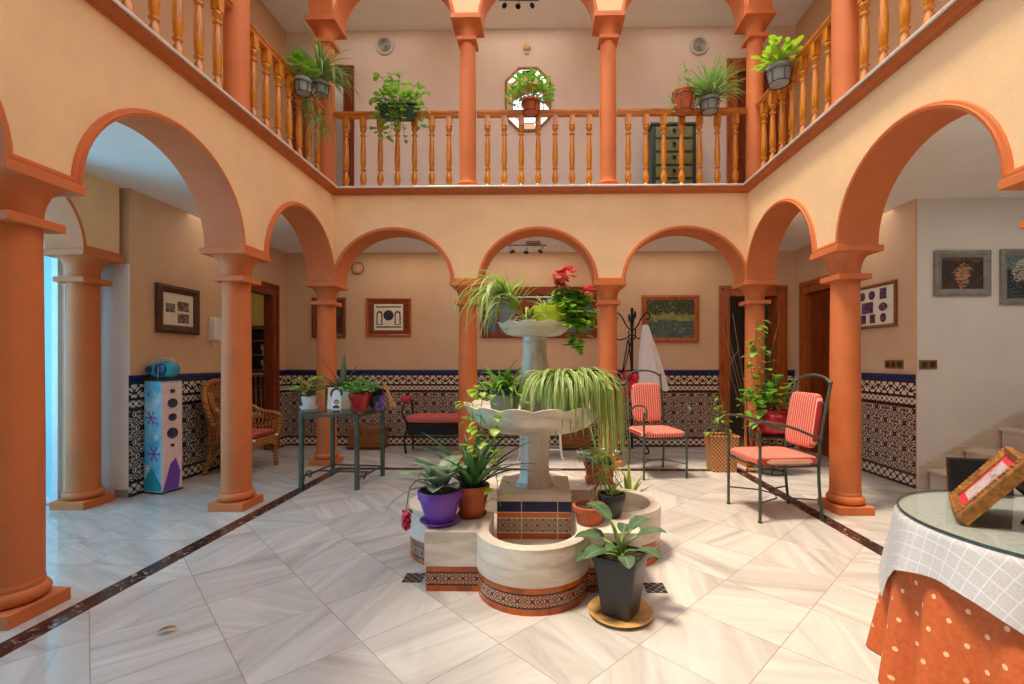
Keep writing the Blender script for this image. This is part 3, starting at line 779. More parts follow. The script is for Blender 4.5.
railing('back balcony balustrade at the right in front of the green drawers', (-2.948+BU[2], YB), (2.843, YB), 7)
railing('left side balustrade beside the back corner with two hung pots', LO, at_line(LO, LT, LU[1]), 7)
railing('left side balustrade nearest the camera, cut by the top edge', at_line(LO, LT, LU[1]), at_line(LO, LT, LU[2]), 7)
railing('right side balustrade beside the back corner with the orchid pot', RO, at_line(RO, RT, RU[1]), 7)
railing('right side balustrade nearest the camera, cut by the top edge', at_line(RO, RT, RU[1]), at_line(RO, RT, RU[2]), 7)

# ================================================================== camera, light
cam = bpy.data.cameras.new('camera'); co = bpy.data.objects.new('camera', cam); COL.objects.link(co)
co.location = (0, 0, 1.41); co.rotation_euler = (PI/2, 0, .0185)
cam.sensor_width = 36; cam.lens = 465.5/1024*36; cam.shift_x = (512-534.1)/1024; cam.shift_y = (360.1-342)/1024; cam.clip_start = .02
SC.camera = co
w = bpy.data.worlds.new('sky'); SC.world = w; w.use_nodes = True
bg = w.node_tree.nodes['Background']; bg.inputs[0].default_value = (*lin((246, 248, 255)), 1); bg.inputs[1].default_value = 1.75
def lamp(name, kind, loc, energy, color, rot=(0, 0, 0), **kw):
    l = bpy.data.lights.new(name, kind); l.energy = energy; l.color = color
    for k, v in kw.items(): setattr(l, k, v)
    o = bpy.data.objects.new(name, l); COL.objects.link(o); o.location = loc; o.rotation_euler = rot; return o
sd = Vector((.30, .12, -1)).normalized()
lamp('sun', 'SUN', (0, 0, 9), 3.2, (1., .84, .62), sd.to_track_quat('-Z', 'Y').to_euler(), angle=math.radians(9))
# area lights added as fill for galleries and rooms, two at the track lights
WARM = (1., .90, .78)
for x, y, z, e in ((-.24, 6.98, CG-.01, 6), (-2.2, 6.95, CG-.01, 5), (2.0, 6.95, CG-.01, 5), (-3.6, 5.9, CG-.01, 3.5), (-3.6, 3.2, CG-.01, 3), (3.5, 5.9, CG-.01, 4.5), (3.5, 3.3, CG-.01, 5), (5.2, 3.6, CG-.01, 8),
                   (-.36, 6.98, CU-.01, 6), (-2.7, 6.95, CU-.01, 4), (2.3, 6.95, CU-.01, 4), (3.1, 8.8, 2.6, .12), (-5.4, 8.2, CG-.01, 6), (-3.6, 8.1, 6.4, 1.5)):
    lamp('ceiling_lamp', 'AREA', (x, y, z), e, WARM, shape='RECTANGLE', size=1.5, size_y=.8)
vs = SC.view_settings; vs.view_transform = 'Standard'; vs.look = 'None'; vs.gamma = 1; vs.use_curve_mapping = False; vs.exposure = .52
SC.cycles.max_bounces = 10; SC.cycles.diffuse_bounces = 6; SC.cycles.use_denoising = True
# ================================================================== where a pixel of the photograph lies in the room
F_, CX_, CY_, TH_, H_ = 465.5, 534.1, 360.1, .0185, 1.41
def ray(px, py):
    u = (px-CX_)/F_; return (math.cos(TH_)*u-math.sin(TH_), math.sin(TH_)*u+math.cos(TH_), -(py-CY_)/F_)
def gp(px, py, z=0.):
    a, b, w_ = ray(px, py); t = (z-H_)/w_; return V(a*t, b*t, z)
def dp(px, py, Y):
    a, b, w_ = ray(px, py); t = Y/b; return V(a*t, Y, H_+w_*t)
def xp(px, py, X):
    a, b, w_ = ray(px, py); t = X/a; return V(X, b*t, H_+w_*t)

# ================================================================== fountain
FX, FY = -.06, 3.48
ft = thing('fountain', 'two-tiered cream marble fountain with scalloped bowls and tiled base', 'fountain', (FX, FY, 0))
def quatrefoil(d, N=16):
    outer, inner = [], []
    S_, cy, r, ri = .66+d, -.58, .35+d, .275
    dx = math.sqrt(r*r-(S_+cy)**2); a0 = math.atan2(-(S_+cy), -dx); a1 = math.atan2(-(S_+cy), dx)
    if a0 > 0: a0 -= 2*PI
    for q in range(4):
        rot = Matrix.Rotation(q*PI/2, 2)
        aa = [a0+(a1-a0)*k/N for k in range(N+1)] if a0 < a1 else [a0+(a1+2*PI-a0)*k/N for k in range(N+1)]
        outer += [rot @ Vector((r*math.cos(a), cy+r*math.sin(a))) for a in aa]+[rot @ Vector((S_, -S_))]
        bb = [PI+PI*k/N for k in range(N+1)]
        inner += [rot @ Vector((ri*math.cos(b), cy+ri*math.sin(b))) for b in bb]+[rot @ Vector((ri, -ri))]
    return outer, inner
def ring_mesh(d, z0, z1, top=True, uvs=False, zin=None):
    o, i = quatrefoil(d); n = len(o); b = MB(); acc = [0.]
    for k in range(n): acc.append(acc[-1]+(o[(k+1) % n]-o[k]).length)
    vs = [(p.x, p.y, z0) for p in o]+[(p.x, p.y, z1) for p in o]
    b.add(vs, [(k, (k+1) % n, n+(k+1) % n, n+k) for k in range(n)], 0, [((acc[k], z0), (acc[k+1], z0), (acc[k+1], z1), (acc[k], z1)) for k in range(n)])
    if top:
        vs = [(p.x, p.y, z1) for p in o]+[(p.x, p.y, z1) for p in i]+[(p.x, p.y, zin) for p in i]
        b.add(vs, [(k, (k+1) % n, n+(k+1) % n, n+k) for k in range(n)]+[(n+k, n+(k+1) % n, 2*n+(k+1) % n, 2*n+k) for k in range(n)]+[tuple(2*n+k for k in range(n))])
    return b
ring_mesh(0, .155, .365, True, zin=.17).build('basin', M['fmarble'], ft, smooth=30, recalc=False)
ring_mesh(-.008, .0, .156, False).build('tile_band', M['band'], ft, smooth=30, recalc=False)
a = .2565; b = MB(); fc = [(-a, -a), (a, -a), (a, a), (-a, a)]
for k in range(4):
    p, q = fc[k], fc[(k+1) % 4]; L = 2*a
    b.add([(*p, .17), (*q, .17), (*q, .43), (*p, .43)], [(0, 1, 2, 3)], 0, [((k*L, .17), (k*L+L, .17), (k*L+L, .43), (k*L, .43))])
b.build('pedestal_tiles', M['ped'], ft, smooth=0, recalc=False)
MB().box(-a-.004, a+.004, -a-.004, a+.004, .43, .482).build('pedestal_slab', M['fmarble'], ft, smooth=0, bevel=.004)
b = MB(); b.lathe([(.150, .482), (.150, .50), (.135, .515), (.118, .56), (.112, .66), (.116, .80), (.126, .90), (.13, .905)], n=8)
b.xf(Matrix.Rotation(PI/8, 4, 'Z')); b.build('stem', M['fmarble_v'], ft, smooth=20)
def scallop(name, R_, z0, z1, nl, inner=.72, amp=.05, zr=.018):
    pr = [(.28, 0, 0), (.48, .015, .05), (.64, .07, .45), (.78, .22, .75), (.88, .45, .9), (.94, .70, 1), (.985, .93, 1), (1.0, .985, 1), (.985, 1.0, 1), (.95, .96, 1), (.86, .72, .8), (.62, .48, .4), (.32, .38, 0), (.01, .36, 0)]
    def fn(r, z, a_, i):
        f = pr[i][2]; c = math.cos(nl*a_)
        return r*(1+amp*f*abs(math.cos(nl*a_/2))-amp*f*.5), z+(zr*f*(abs(math.cos(nl*a_/2))-.5) if f > .6 else 0)
    b = MB(); b.lathe([(p*R_, z0+q*(z1-z0)) for p, q, _ in pr], n=nl*10, fn=fn)
    return b.build(name, M['fmarble'], ft, smooth=40)
scallop('lower_bowl', .515, .885, 1.085, 14, amp=.07, zr=.024)
b = MB(); b.lathe([(.17, .955), (.17, .985), (.13, 1.0), (.105, 1.05), (.10, 1.12), (.115, 1.19), (.122, 1.26), (.112, 1.34), (.092, 1.43), (.086, 1.50), (.094, 1.52), (.094, 1.54), (.085, 1.55), (.088, 1.595)], n=28)
b.build('upper_stem', M['fmarble_v'], ft)
scallop('upper_bowl', .272, 1.585, 1.682, 11, amp=.06, zr=.016)
for (px, py, l) in ((414, 578, 'small dark patterned tile let into the floor left of the fountain'), (655, 588, 'small dark patterned tile let into the floor right of the fountain')):
    p = gp(px, py); o = MB().cbox((0, 0, .0015), (.125, .125, .003)).build('floor_inset', M['inset'], loc=(p.x, p.y, 0), rot=(0, 0, 0), smooth=0); tag(o, l, 'tile', 'dark tiles in the courtyard floor')

# ================================================================== plants
def spider(b, c, n, L0, L1, w=.018, e0=.3, e1=1.3, d0=1.2, d1=2.6, az=(0, 2*PI), r=.03, mat=0):
    for k in range(n):
        a_ = az[0]+(az[1]-az[0])*(k+R(-.5, .5))/n; q = R(0, r)
        leaf(b, (c[0]+math.cos(a_)*q, c[1]+math.sin(a_)*q, c[2]), a_, R(e0, e1), R(L0, L1), w*R(.8, 1.25), R(d0, d1), 9, 'strap', .25, mat, R(-.3, .3))
def vine(bs, bl, pts, step=.05, size=.05, shape='heart', r=.0025, spread=1.):
    pts = bez(pts, 8); bs.tube(pts, r, 5); acc = 0.
    for i in range(1, len(pts)):
        acc += (pts[i]-pts[i-1]).length
        if acc >= step:
            acc = 0.; a_ = R(0, 2*PI); s = size*R(.7, 1.25); q = pts[i]+V(math.cos(a_), math.sin(a_), R(-.2, .5))*s*.6*spread
            bs.tube([pts[i], (pts[i]+q)/2+V(0, 0, .006), q], r*.7, 4)
            leaf(bl, q, a_, R(-.5, .4), s, s*.85, R(.3, 1.2), 5, shape, .15)
def bushy(bs, bl, c, n, rad, h, size, shape='oval', lift=.2, asp=.6, r=.003, base=.2, bend=.6):
    """leaves on short branching stems round a centre"""
    for k in range(n):
        a_ = k*2.4+R(-.3, .3); t = R(.15, 1)**.6; z = h*R(.25, 1)*(1-.45*t*t); p = V(c[0]+math.cos(a_)*rad*t, c[1]+math.sin(a_)*rad*t, c[2]+z)
        if bs is not None and k % 2 == 0: bs.tube(bez([V(*c), V(c[0]+math.cos(a_)*rad*t*.3, c[1]+math.sin(a_)*rad*t*.3, c[2]+z*.6), p], 4), r, 4)
        s = size*R(.7, 1.2); leaf(bl, p, a_+R(-.7, .7), R(-.2, .7)+lift, s, s*asp, R(.4, 1.3)*bend*1.6, 5, shape, .2)
def flower(b, c, r, n=14, mat=0):
    for k in range(n):
        a_ = R(0, 2*PI); e = R(-.3, 1.5); p = V(*c)+V(math.cos(a_)*math.cos(e), math.sin(a_)*math.cos(e), math.sin(e))*r*.6
        leaf(b, p, a_, e*.7, r*R(.6, .9), r*.9, R(.4, 1.2), 4, 'oval', -.15, mat)
def plant(label, loc, cat='potted plant', name='potted_plant', group=None, rz=0.): return thing(name, label, cat, loc, rz, group)

# --- on the fountain's rim
saucer('plant_saucer', 'purple plastic saucer under the purple pot on the fountain rim', (-.66, 2.985, .366), .128, 'purple')
t = plant('purple pot of silvery broad leaves with a drooping crimson flower', (-.66, 2.985, .375))
pot(t, .088, .135, .205, 'purple', rim=.008, rimh=.05)
b = MB(); s_ = MB()
for k, (a_, e, L, w_) in enumerate(((2.6, .9, .34, .12), (3.6, .7, .32, .13), (.3, .9, .26, .13), (5.2, .9, .27, .15), (1.4, 1.0, .3, .12), (4.4, .8, .26, .14), (5.9, 1.1, .28, .13), (3.1, 1.2, .30, .12), (.9, 1.2, .3, .12), (4.0, 1.25, .32, .14), (4.9, 1.2, .3, .14), (5.5, .5, .2, .13), (4.7, .45, .2, .14))):
    leaf(b, (math.cos(a_)*.02, math.sin(a_)*.02, .20), a_, min(1.3, e+.22), L*.92, w_*.85, 1.05, 9, 'oval', .3)
b.build('leaves', M['silver'], t, recalc=False)
b = MB()
for (a_, e, L, d_) in ((2.9, .75, .48, 1.3), (3.3, .55, .5, 1.0), (2.5, .6, .46, 1.2), (3.8, .5, .42, 1.6), (3.5, .9, .44, 1.5), (2.2, .9, .4, 1.2)):
    leaf(b, (0, 0, .19), a_, e, L, .034, d_, 10, 'strap', .3)
b.build('strap_leaves', M['greystrap'], t, recalc=False)
st_ = bez([(-.03, -.02, .19), (-.10, -.05, .28), (-.17, -.07, .24), (-.19, -.08, .14), (-.195, -.08, .10)], 8)
so = MB().tube(st_, .004, 6).build('flower_stalk', M['green_stem'], t)
b = MB()
for k in range(26):
    z = .10-.10*(k/26); a_ = k*2.4; leaf(b, (-.195, -.08, z), a_, -.2-.6*(k/26), .05, .03, 1.0, 4, 'oval', .2)
b.build('flower', M['petal_pink'], so, recalc=False)

saucer('plant_saucer', 'brown clay saucer behind the purple pot on the fountain rim', (-.475, 3.125, .366), .098, 'terra_dark', .02)
t = plant('terracotta pot of dark sword-shaped leaves with a small orange bloom', (-.475, 3.125, .374))
pot(t, .08, .112, .20, 'terra', rim=.007, rimh=.045)
b = MB()
for k in range(24):
    a_ = k*2.4+R(-.2, .2); leaf(b, (math.cos(a_)*.03, math.sin(a_)*.03, .17), a_, R(.75, 1.4), R(.34, .56), R(.038, .055), R(.4, 1.6), 9, 'strap', .35)
b.build('leaves', M['strap'], t, recalc=False)
sb = MB().tube(bez([(0, 0, .18), (-.05, -.03, .27), (-.13, -.05, .30)], 6), .006, 6).build('flower_stalk', M['green_stem'], t)
b = MB()
for k in range(20): leaf(b, (-.13, -.05, .285+R(0, .03)), R(0, 6.28), R(.1, 1.2), .055, .02, .5, 4, 'lance', .2)
b.build('flower', M['petal_orange'], sb, recalc=False)

t = plant('small terracotta bowl pot with a gnarled dark stem, on the fountain rim', (.30, 3.0, .366))
pot(t, .075, .10, .115, 'terra', rim=.009, rimh=.03)
MB().tube(bez([(.0, 0, .09), (.03, .0, .15), (.025, .01, .20), (.05, .01, .25), (.04, .0, .31)], 6), [.022-.0006*k for k in range(25)], 8).build('stem', M['bark'], t)
t = plant('small black plastic pot with pale shoots behind the terracotta bowl pot', (.462, 3.125, .366))
pot(t, .06, .088, .155, 'black_plastic', rim=.006, rimh=.04)
b = MB(); s_ = MB()
for (a_, e, L) in ((.4, 1.2, .15), (2.2, 1.3, .17), (1.2, .8, .16), (5., 1.0, .12), (3.6, .8, .16), (.0, .6, .17)): leaf(b, (0, 0, .13), a_, e, L, .03, .9, 7, 'strap', .35)
b.build('leaves', M['sans'], t, recalc=False)
MB().tube(bez([(-.02, 0, .13), (-.07, .01, .28), (-.12, .02, .37)], 5), .005, 5).build('stem', M['green_stem'], t)
t = plant('clay pot of yellow-edged upright leaves on the floor behind the fountain', (.78, 4.22, 0))
pot(t, .08, .11, .17, 'terra')
b = MB()
for (a_, e, L) in ((.3, 1.2, .27), (2.8, 1.15, .30), (1.4, 1.35, .33), (4.2, 1.3, .3), (5.3, 1.1, .26), (3.4, .6, .28), (0., .75, .25)): leaf(b, (math.cos(a_)*.02, math.sin(a_)*.02, .14), a_, e, L, .055, .3, 7, 'lance', .4)
b.build('leaves', M['sans'], t, recalc=False)

t = plant('square ochre clay planter of small white flowers at the fountain back', (.485, 4.02, .366))
b = MB(); b.add([(-.10, -.10, 0), (.10, -.10, 0), (.10, .10, 0), (-.10, .10, 0), (-.118, -.118, .16), (.118, -.118, .16), (.118, .118, .16), (-.118, .118, .16)], [(3, 2, 1, 0), (0, 1, 5, 4), (1, 2, 6, 5), (2, 3, 7, 6), (3, 0, 4, 7), (4, 5, 6, 7)])
b.box(-.128, .128, -.128, .128, .135, .162); b.box(-.115, .115, -.115, .115, 0, .02); b.build('pot', M['terra'], t, smooth=0, bevel=.003)
MB().box(-.11, .11, -.11, .11, .158, .167).build('soil', M['soil'], t, smooth=0)
b = MB(); s_ = MB(); bushy(s_, b, (0, 0, .16), 60, .17, .13, .06); b.build('leaves', M['strap'], t, recalc=False)
so = s_.build('stems', M['green_stem'], t)
for (x, y, z) in ((-.12, -.08, .25), (.13, -.1, .26), (-.05, -.12, .18), (.02, -.13, .28), (-.17, .0, .24)):
    f = MB(); flower(f, (x, y, z), .026, 10); f.build('flower', M['petal_white'], so, recalc=False)
b = MB()
for k in range(16): leaf(b, (R(-.03, .08), R(-.05, .05), .16), R(0, 6.28), R(1.2, 1.5), R(.35, .5), .012, R(.1, .8), 8, 'strap')
b.build('grassy_leaves', M['spider'], t, recalc=False)

# --- tall black pot on the floor
saucer('plant_saucer', 'large round wooden saucer under the tall black pot', (.433, 2.60, 0), .178, 'saucer_wood', .024)
t = plant('tall tapered black square pot with rubbery oval leaves, nearest the camera', (.433, 2.60, .012), rz=-.55)
b = MB(); P0, P1, hh = .085, .122, .325
def rsq(s, r, n=5):
    out = []
    for (cx, cy, a0) in ((s-r, s-r, 0), (-s+r, s-r, PI/2), (-s+r, -s+r, PI), (s-r, -s+r, 1.5*PI)):
        out += [(cx+r*math.cos(a0+PI/2*k/n), cy+r*math.sin(a0+PI/2*k/n)) for k in range(n+1)]
    return out
lev = [(P0*.9, 0), (P0, .006), (P1, hh-.03), (P1+.006, hh-.028), (P1+.006, hh), (P1-.006, hh), (P1-.01, hh-.04), (.02, hh-.04)]
n = 24; vs = []
for s0, z in lev: vs += [(x, y, z) for x, y in rsq(s0, max(.008, s0*.28))]
b.add(vs, [(i*n+k, i*n+(k+1) % n, (i+1)*n+(k+1) % n, (i+1)*n+k) for i in range(len(lev)-1) for k in range(n)]+[tuple(range(n))[::-1]])
b.build('pot', M['black_plastic'], t, smooth=40)
b = MB(); b.prism(rsq(P1-.011, .03), hh-.035, hh-.022, 'z'); b.build('soil', M['soil'], t)
b = MB(); s_ = MB()
for (az, e, pl, L, w_) in ((2.9, 1.2, .20, .19, .115), (1.2, 1.0, .16, .16, .10), (.5, .9, .15, .17, .10), (3.6, .75, .13, .17, .11), (4.3, .6, .10, .18, .12), (5.3, .5, .09, .14, .09), (6.1, .6, .12, .15, .09), (3.0, .6, .14, .15, .10), (1.8, .8, .14, .13, .09), (4.7, .9, .1, .12, .07), (3.9, .3, .1, .17, .11)):
    q = V(math.cos(az)*math.cos(e)*pl, math.sin(az)*math.cos(e)*pl, hh-.03+math.sin(e)*pl*1.05)
    s_.tube(bez([(0, 0, hh-.04), (q.x*.4, q.y*.4, hh-.03+(q.z-hh+.03)*.7), q], 5), .007, 6); leaf(b, q, az, e*.55+.1, L, w_, 1.0, 9, 'oval', .18)
for (az, e, L) in ((.5, 1.35, .16), (3., 1.3, .18)): leaf(b, (0, 0, hh-.02), az, e, L, .04, .2, 7, 'lance', .5)
s_.build('stems', M['green_stem'], t); b.build('leaves', M['broad'], t, recalc=False)

# --- in the lower bowl
t = plant('grey pot in the lower bowl with yellow-green pothos trailing over the rim', (-.275, 3.36, .975))
pot(t, .085, .115, .23, 'grey_pot', rim=.004, rimh=.055)
MB().lathe([(.117, .185), (.121, .19), (.121, .228), (.117, .233)], n=28, cap=False).build('rim_band', M['black_plastic'], t)
s_ = MB(); b = MB()
for pts in ([(0, -.02, .22), (-.12, -.06, .27), (-.2, -.12, .18), (-.21, -.16, .05), (-.20, -.18, -.1), (-.12, -.22, -.25), (-.10, -.24, -.35)], [(0, 0, .22), (-.1, -.1, .26), (-.14, -.2, .15), (-.14, -.24, -.02), (-.12, -.25, -.2), (-.04, -.27, -.32), (-.02, -.29, -.45), (.0, -.3, -.53)],
            [(0, 0, .22), (-.08, -.14, .24), (-.06, -.24, .15), (-.03, -.26, .0), (-.05, -.27, -.12), (-.04, -.28, -.25)], [(0, 0, .22), (.06, -.1, .25), (.1, -.14, .16), (.12, -.14, .12)], [(0, 0, .22), (-.15, .0, .27), (-.24, -.02, .2), (-.28, -.03, .1)],
            [(0, 0, .22), (-.14, -.03, .25), (-.25, -.06, .15), (-.24, -.1, .0), (-.17, -.14, -.2), (-.12, -.16, -.3)]):
    vine(s_, b, pts, .036, .066)
s_.build('stems', M['green_stem'], t); b.build('leaves', M['pothos'], t, recalc=False)
b = MB()
for k in range(80): leaf(b, (R(-.06, .08), R(-.05, .05), .2), R(0, 6.28), R(.3, 1.4), R(.14, .34), .022, R(.8, 2.2), 6, 'lance')
b.build('fern_leaves', M['fern'], t, recalc=False)
t = plant('large variegated spider plant cascading over the right of the lower bowl', (.17, 3.38, .975))
pot(t, .09, .125, .24, 'terra', rim=.008)
b = MB(); spider(b, (0, -.02, .24), 170, .30, .50, .024, .9, 1.4, 3.6, 5.2); spider(b, (.06, -.06, .24), 56, .5, .72, .024, .95, 1.35, 4.2, 6., az=(-2.4, .1)); spider(b, (.14, -.05, .22), 30, .65, .98, .024, .8, 1.3, 6.5, 8.5, az=(-1.3, .3)); spider(b, (-.05, -.06, .24), 50, .36, .56, .024, .7, 1.1, 2.5, 3.0, az=(-2.9, -1.)); spider(b, (0, 0, .22), 24, .15, .26, .014, .9, 1.5, .4, 1.2)
b.build('leaves', M['spider'], t, recalc=False)
b = MB(); s_ = MB()
for k, (x, y, z) in enumerate(((.24, -.10, -.50), (.30, -.05, -.42), (.20, -.1, -.30))):
    s_.tube(bez([(.05, -.02, .22), (x*.75, y*.6, .25), (x, y, 0), (x, y, z+.1)], 6), .0025, 5)
    spider(b, (x, y, z+.1), 14, .12, .26, .012, -.6, .7, .6, 1.6, r=.01)
s_.build('runners', M['green_stem'], t); b.build('plantlets', M['spider'], t, recalc=False)
# --- in the upper bowl
t = plant('spider plant in a low white pot leaning out left of the upper bowl', (-.11, 3.46, 1.625))
pot(t, .06, .075, .075, 'white_pot', rim=.004, rimh=.02)
b = MB(); spider(b, (0, -.01, .06), 16, .2, .42, .019, .4, 1.3, .8, 2.2)
for k in range(22): leaf(b, (R(-.15, -.05), R(-.1, .02), R(.12, .24)), R(2.2, 4.4), R(.1, 1.0), R(.28, .52), R(.014, .024), R(1.6, 2.4), 9, 'strap', .25)
for k in range(9): leaf(b, (-.10+R(-.04, .04), -.04, .14), R(0, 6.28), R(.9, 1.5), R(.22, .36), .018, R(.3, 1.5), 8, 'strap', .25)
for k in range(10): leaf(b, (.0, -.02, .1), R(-.8, 1.6), R(.5, 1.3), R(.24, .36), .018, R(.8, 2.2), 8, 'strap', .25)
spider(b, (-.15, -.04, .25), 40, .30, .62, .022, .2, 1.1, 2.1, 2.9, az=(1.9, 4.5)); spider(b, (-.15, -.04, .25), 14, .2, .42, .018, .6, 1.4, .8, 1.8)
b.tube(bez([(-.03, 0, .07), (-.07, -.02, .22), (-.15, -.04, .25)], 6), .006, 6)
b.build('leaves', M['spider'], t, recalc=False)
b = MB(); leaf(b, (-.09, -.10, .13), 3.6, -.9, .16, .035, .5, 6, 'oval'); b.build('yellow_leaf', M['yellowleaf'], t, recalc=False)
t = plant('lime green pot with red geranium blooms trailing right of the upper bowl', (.07, 3.42, 1.625))
pot(t, .092, .135, .175, 'lime', rim=.005, rimh=.05, soil='soil_light')
b = MB(); spider(b, (-.05, 0, .15), 22, .12, .22, .012, .6, 1.4, .6, 1.8); b.build('spider_leaves', M['spider'], t, recalc=False)
b = MB(); s_ = MB()
def gleaf(p, s):
    a_ = R(2.8, 7.2) ; e0 = R(-1.25, .1)
    for k in range(5): leaf(b, p, a_+(k-2)*.66, e0*math.cos((k-2)*.66)+R(-.1, .1), s*.55, s*.54, .35, 4, 'oval', .1)
stems = [[(.03, 0, .15), (.06, -.05, .26), (.08, -.07, .33)], [(.05, 0, .15), (.12, -.04, .23), (.18, -.06, .24)], [(.05, 0, .15), (.14, -.02, .2), (.21, -.04, .12), (.24, -.05, .04)],
         [(.05, 0, .15), (.17, -.08, .17), (.22, -.09, .02), (.2, -.1, -.12)], [(.05, 0, .15), (.15, -.06, .16), (.17, -.09, .0), (.13, -.1, -.14)], [(.04, -.03, .15), (.08, -.1, .16), (.12, -.13, .06)], [(.06, .03, .15), (.17, .02, .18), (.24, .0, .1), (.26, 0, .06)], [(.05, 0, .15), (.14, -.02, .24), (.22, -.02, .2), (.26, -.03, .18)], [(.03, 0, .15), (.1, -.08, .2), (.16, -.1, .12), (.2, -.12, .03)]]
for pts in stems:
    q = bez(pts, 7); s_.tube(q, .004, 5)
    for i in range(5, len(q)): gleaf(q[i]+V(R(-.055, .055), R(-.05, .05), R(-.03, .05)), R(.07, .12))
so = s_.build('stems', M['green_stem'], t); b.build('leaves', M['geranium'], t, recalc=False)
b = MB()
for p in ((.14, -.07, .12), (.24, -.06, .05), (.1, -.09, .2)):
    b = MB(); leaf(b, p, R(0, 6), .2, .05, .05, .6, 4, 'oval', .1); b.build('yellow_leaf', M['yellowleaf'], t, recalc=False)
for (c, r) in (((.06, -.08, .375), .055), ((.11, -.09, .395), .06), ((.05, -.09, .32), .045), ((.26, -.07, .275), .045)):
    f = MB(); flower(f, c, r, 22); f.build('flower', M['petal_red'], so, recalc=False)

# --- fallen leaf
p = gp(165, 635); b = MB(); leaf(b, (-.04, 0, .012), .5, .35, .085, .035, .7, 7, 'oval', .35)
tag(b.build('fallen_leaf', M['dryleaf'], loc=(p.x, p.y, 0), recalc=False), 'single dry brown leaf fallen on the marble floor at the left', 'leaf')
# ================================================================== wrought iron chairs with striped cushions
def iron_chair(label, loc, rz, group):
    t = thing('iron_armchair', label, 'chair', loc, rz, group); G = M['green_iron']
    fw, bw, fy, by = .268, .235, -.285, .285
    for s in (-1, 1):
        b = MB(); b.tube([(s*fw, fy, 0), (s*fw, fy, .5), (s*fw, fy, .72)], .0135, 8); b.tube([(s*fw, fy, 0), (s*fw, fy, .012)], .02, 8); b.build('leg', G, t)
        b = MB(); b.tube(bez([(s*bw, by+.03, 0), (s*bw, by, .3), (s*bw, by, .5), (s*bw, by+.03, .8), (s*bw, by+.11, 1.2)], 8), .0135, 8); b.tube([(s*bw, by+.03, 0), (s*bw, by+.03, .012)], .02, 8); b.build('leg', G, t)
        b = MB(); arm = bez([(s*bw, by+.025, .72), (s*(bw+.03), by-.06, .735), (s*(bw+.05), .06, .80), (s*(fw+.03), -.12, .855), (s*(fw+.01), fy-.01, .87), (s*fw, fy-.085, .83), (s*fw, fy-.085, .76)], 8)
        sp = spiral((s*fw, fy-.035, .765), .052, .016, PI, PI*3.1)
        b.tube(arm, .012, 8); b.tube(sp, .010, 7); b.tube([(s*fw, fy, .70), (s*fw, fy-.01, .75)], .013, 8); b.build('armrest', G, t)
    b = MB(); b.tube(bez([(-bw, by+.11, 1.2), (-bw*.6, by+.12, 1.252), (0, by+.122, 1.272), (bw*.6, by+.12, 1.252), (bw, by+.11, 1.2)], 8), .0125, 8)
    for s in (-1, 1):
        b.lathe([(.001, 0), (.017, .006), (.02, .018), (.012, .03), (.001, .034)], c=(s*bw, by+.11, 1.195), n=10)
    b.build('back_frame', G, t)
    for z, y in ((.66, by+.018), (1.02, by+.072)): MB().tube([(-bw, y, z), (bw, y, z)], .010, 6).build('back_rail', G, t)
    b = MB(); b.tube([(-fw, fy, .475), (fw, fy, .475), (bw, by, .475), (-bw, by, .475)], .012, 6, closed=True); b.build('seat_frame', G, t)
    b = MB()
    b.tube([(-fw, fy, .17), (-.14, -.05, .17), (-.04, 0, .17), (-.14, .05, .17), (-bw, by+.01, .17)], .007, 6)
    b.tube([(fw, fy, .17), (.14, -.05, .17), (.04, 0, .17), (.14, .05, .17), (bw, by+.01, .17)], .007, 6)
    b.tube([(-.04, 0, .17), (.04, 0, .17)], .007, 6); b.build('stretcher', G, t)
    b = MB(); b.blob((0, -.01, .525), (.55, .585, .095), .28, 40, 14, e2=.55); b.build('seat', M['stripe_x'], t)
    b = MB(); b.blob((0, 0, 0), (.385, .075, .50), .28, 40, 14, e2=.3); b.xf(Matrix.Translation((0, by+.018, .86)) @ Matrix.Rotation(-.15, 4, 'X')); b.build('backrest', M['stripe_x'], t)
    return t
iron_chair('green iron armchair with red striped cushions, facing us, beside the coat stand', (1.405, 5.82, 0), math.radians(9.7), 'striped iron armchairs')
iron_chair('green iron armchair with red striped cushions, side-on in front of the sunlit column', (2.135, 4.365, 0), math.radians(-83.5), 'striped iron armchairs')

# low bench behind the left arch
t = thing('iron_bench', 'black iron bench with a red striped seat against the tiled back wall', 'bench', (-1.62, 7.18, 0)); K = M['black_iron']
for s in (-1, 1):
    b = MB(); b.tube(bez([(s*.44, -.20, 0), (s*.47, -.19, .22), (s*.42, -.2, .42), (s*.50, -.2, .62), (s*.47, -.12, .78), (s*.45, .02, .80), (s*.45, .14, .76)], 7), .016, 7); b.build('armrest', K, t)
    MB().tube(bez([(s*.44, .18, 0), (s*.44, .18, .4), (s*.45, .16, .78)], 6), .016, 7).build('leg', K, t)
b = MB(); b.box(-.44, .44, -.2, .2, .42, .445); b.box(-.42, .42, -.19, -.17, .28, .42); b.build('seat_frame', K, t, smooth=0)
MB().blob((0, -.01, .515), (.92, .44, .14), .25, 40, 12, e2=.6).build('seat', M['stripe_fine'], t)
b = MB(); b.blob((-.46, -.14, .80), (.13, .16, .09), .9, 16, 8); b.blob((-.42, -.12, .83), (.08, .1, .06), .9, 12, 8)
o = b.build('folded_cloth', M['pink_red_cloth'], None, loc=(-1.62, 7.18, .012)); tag(o, 'small crumpled red cloth lying on the left arm of the striped bench', 'cloth')

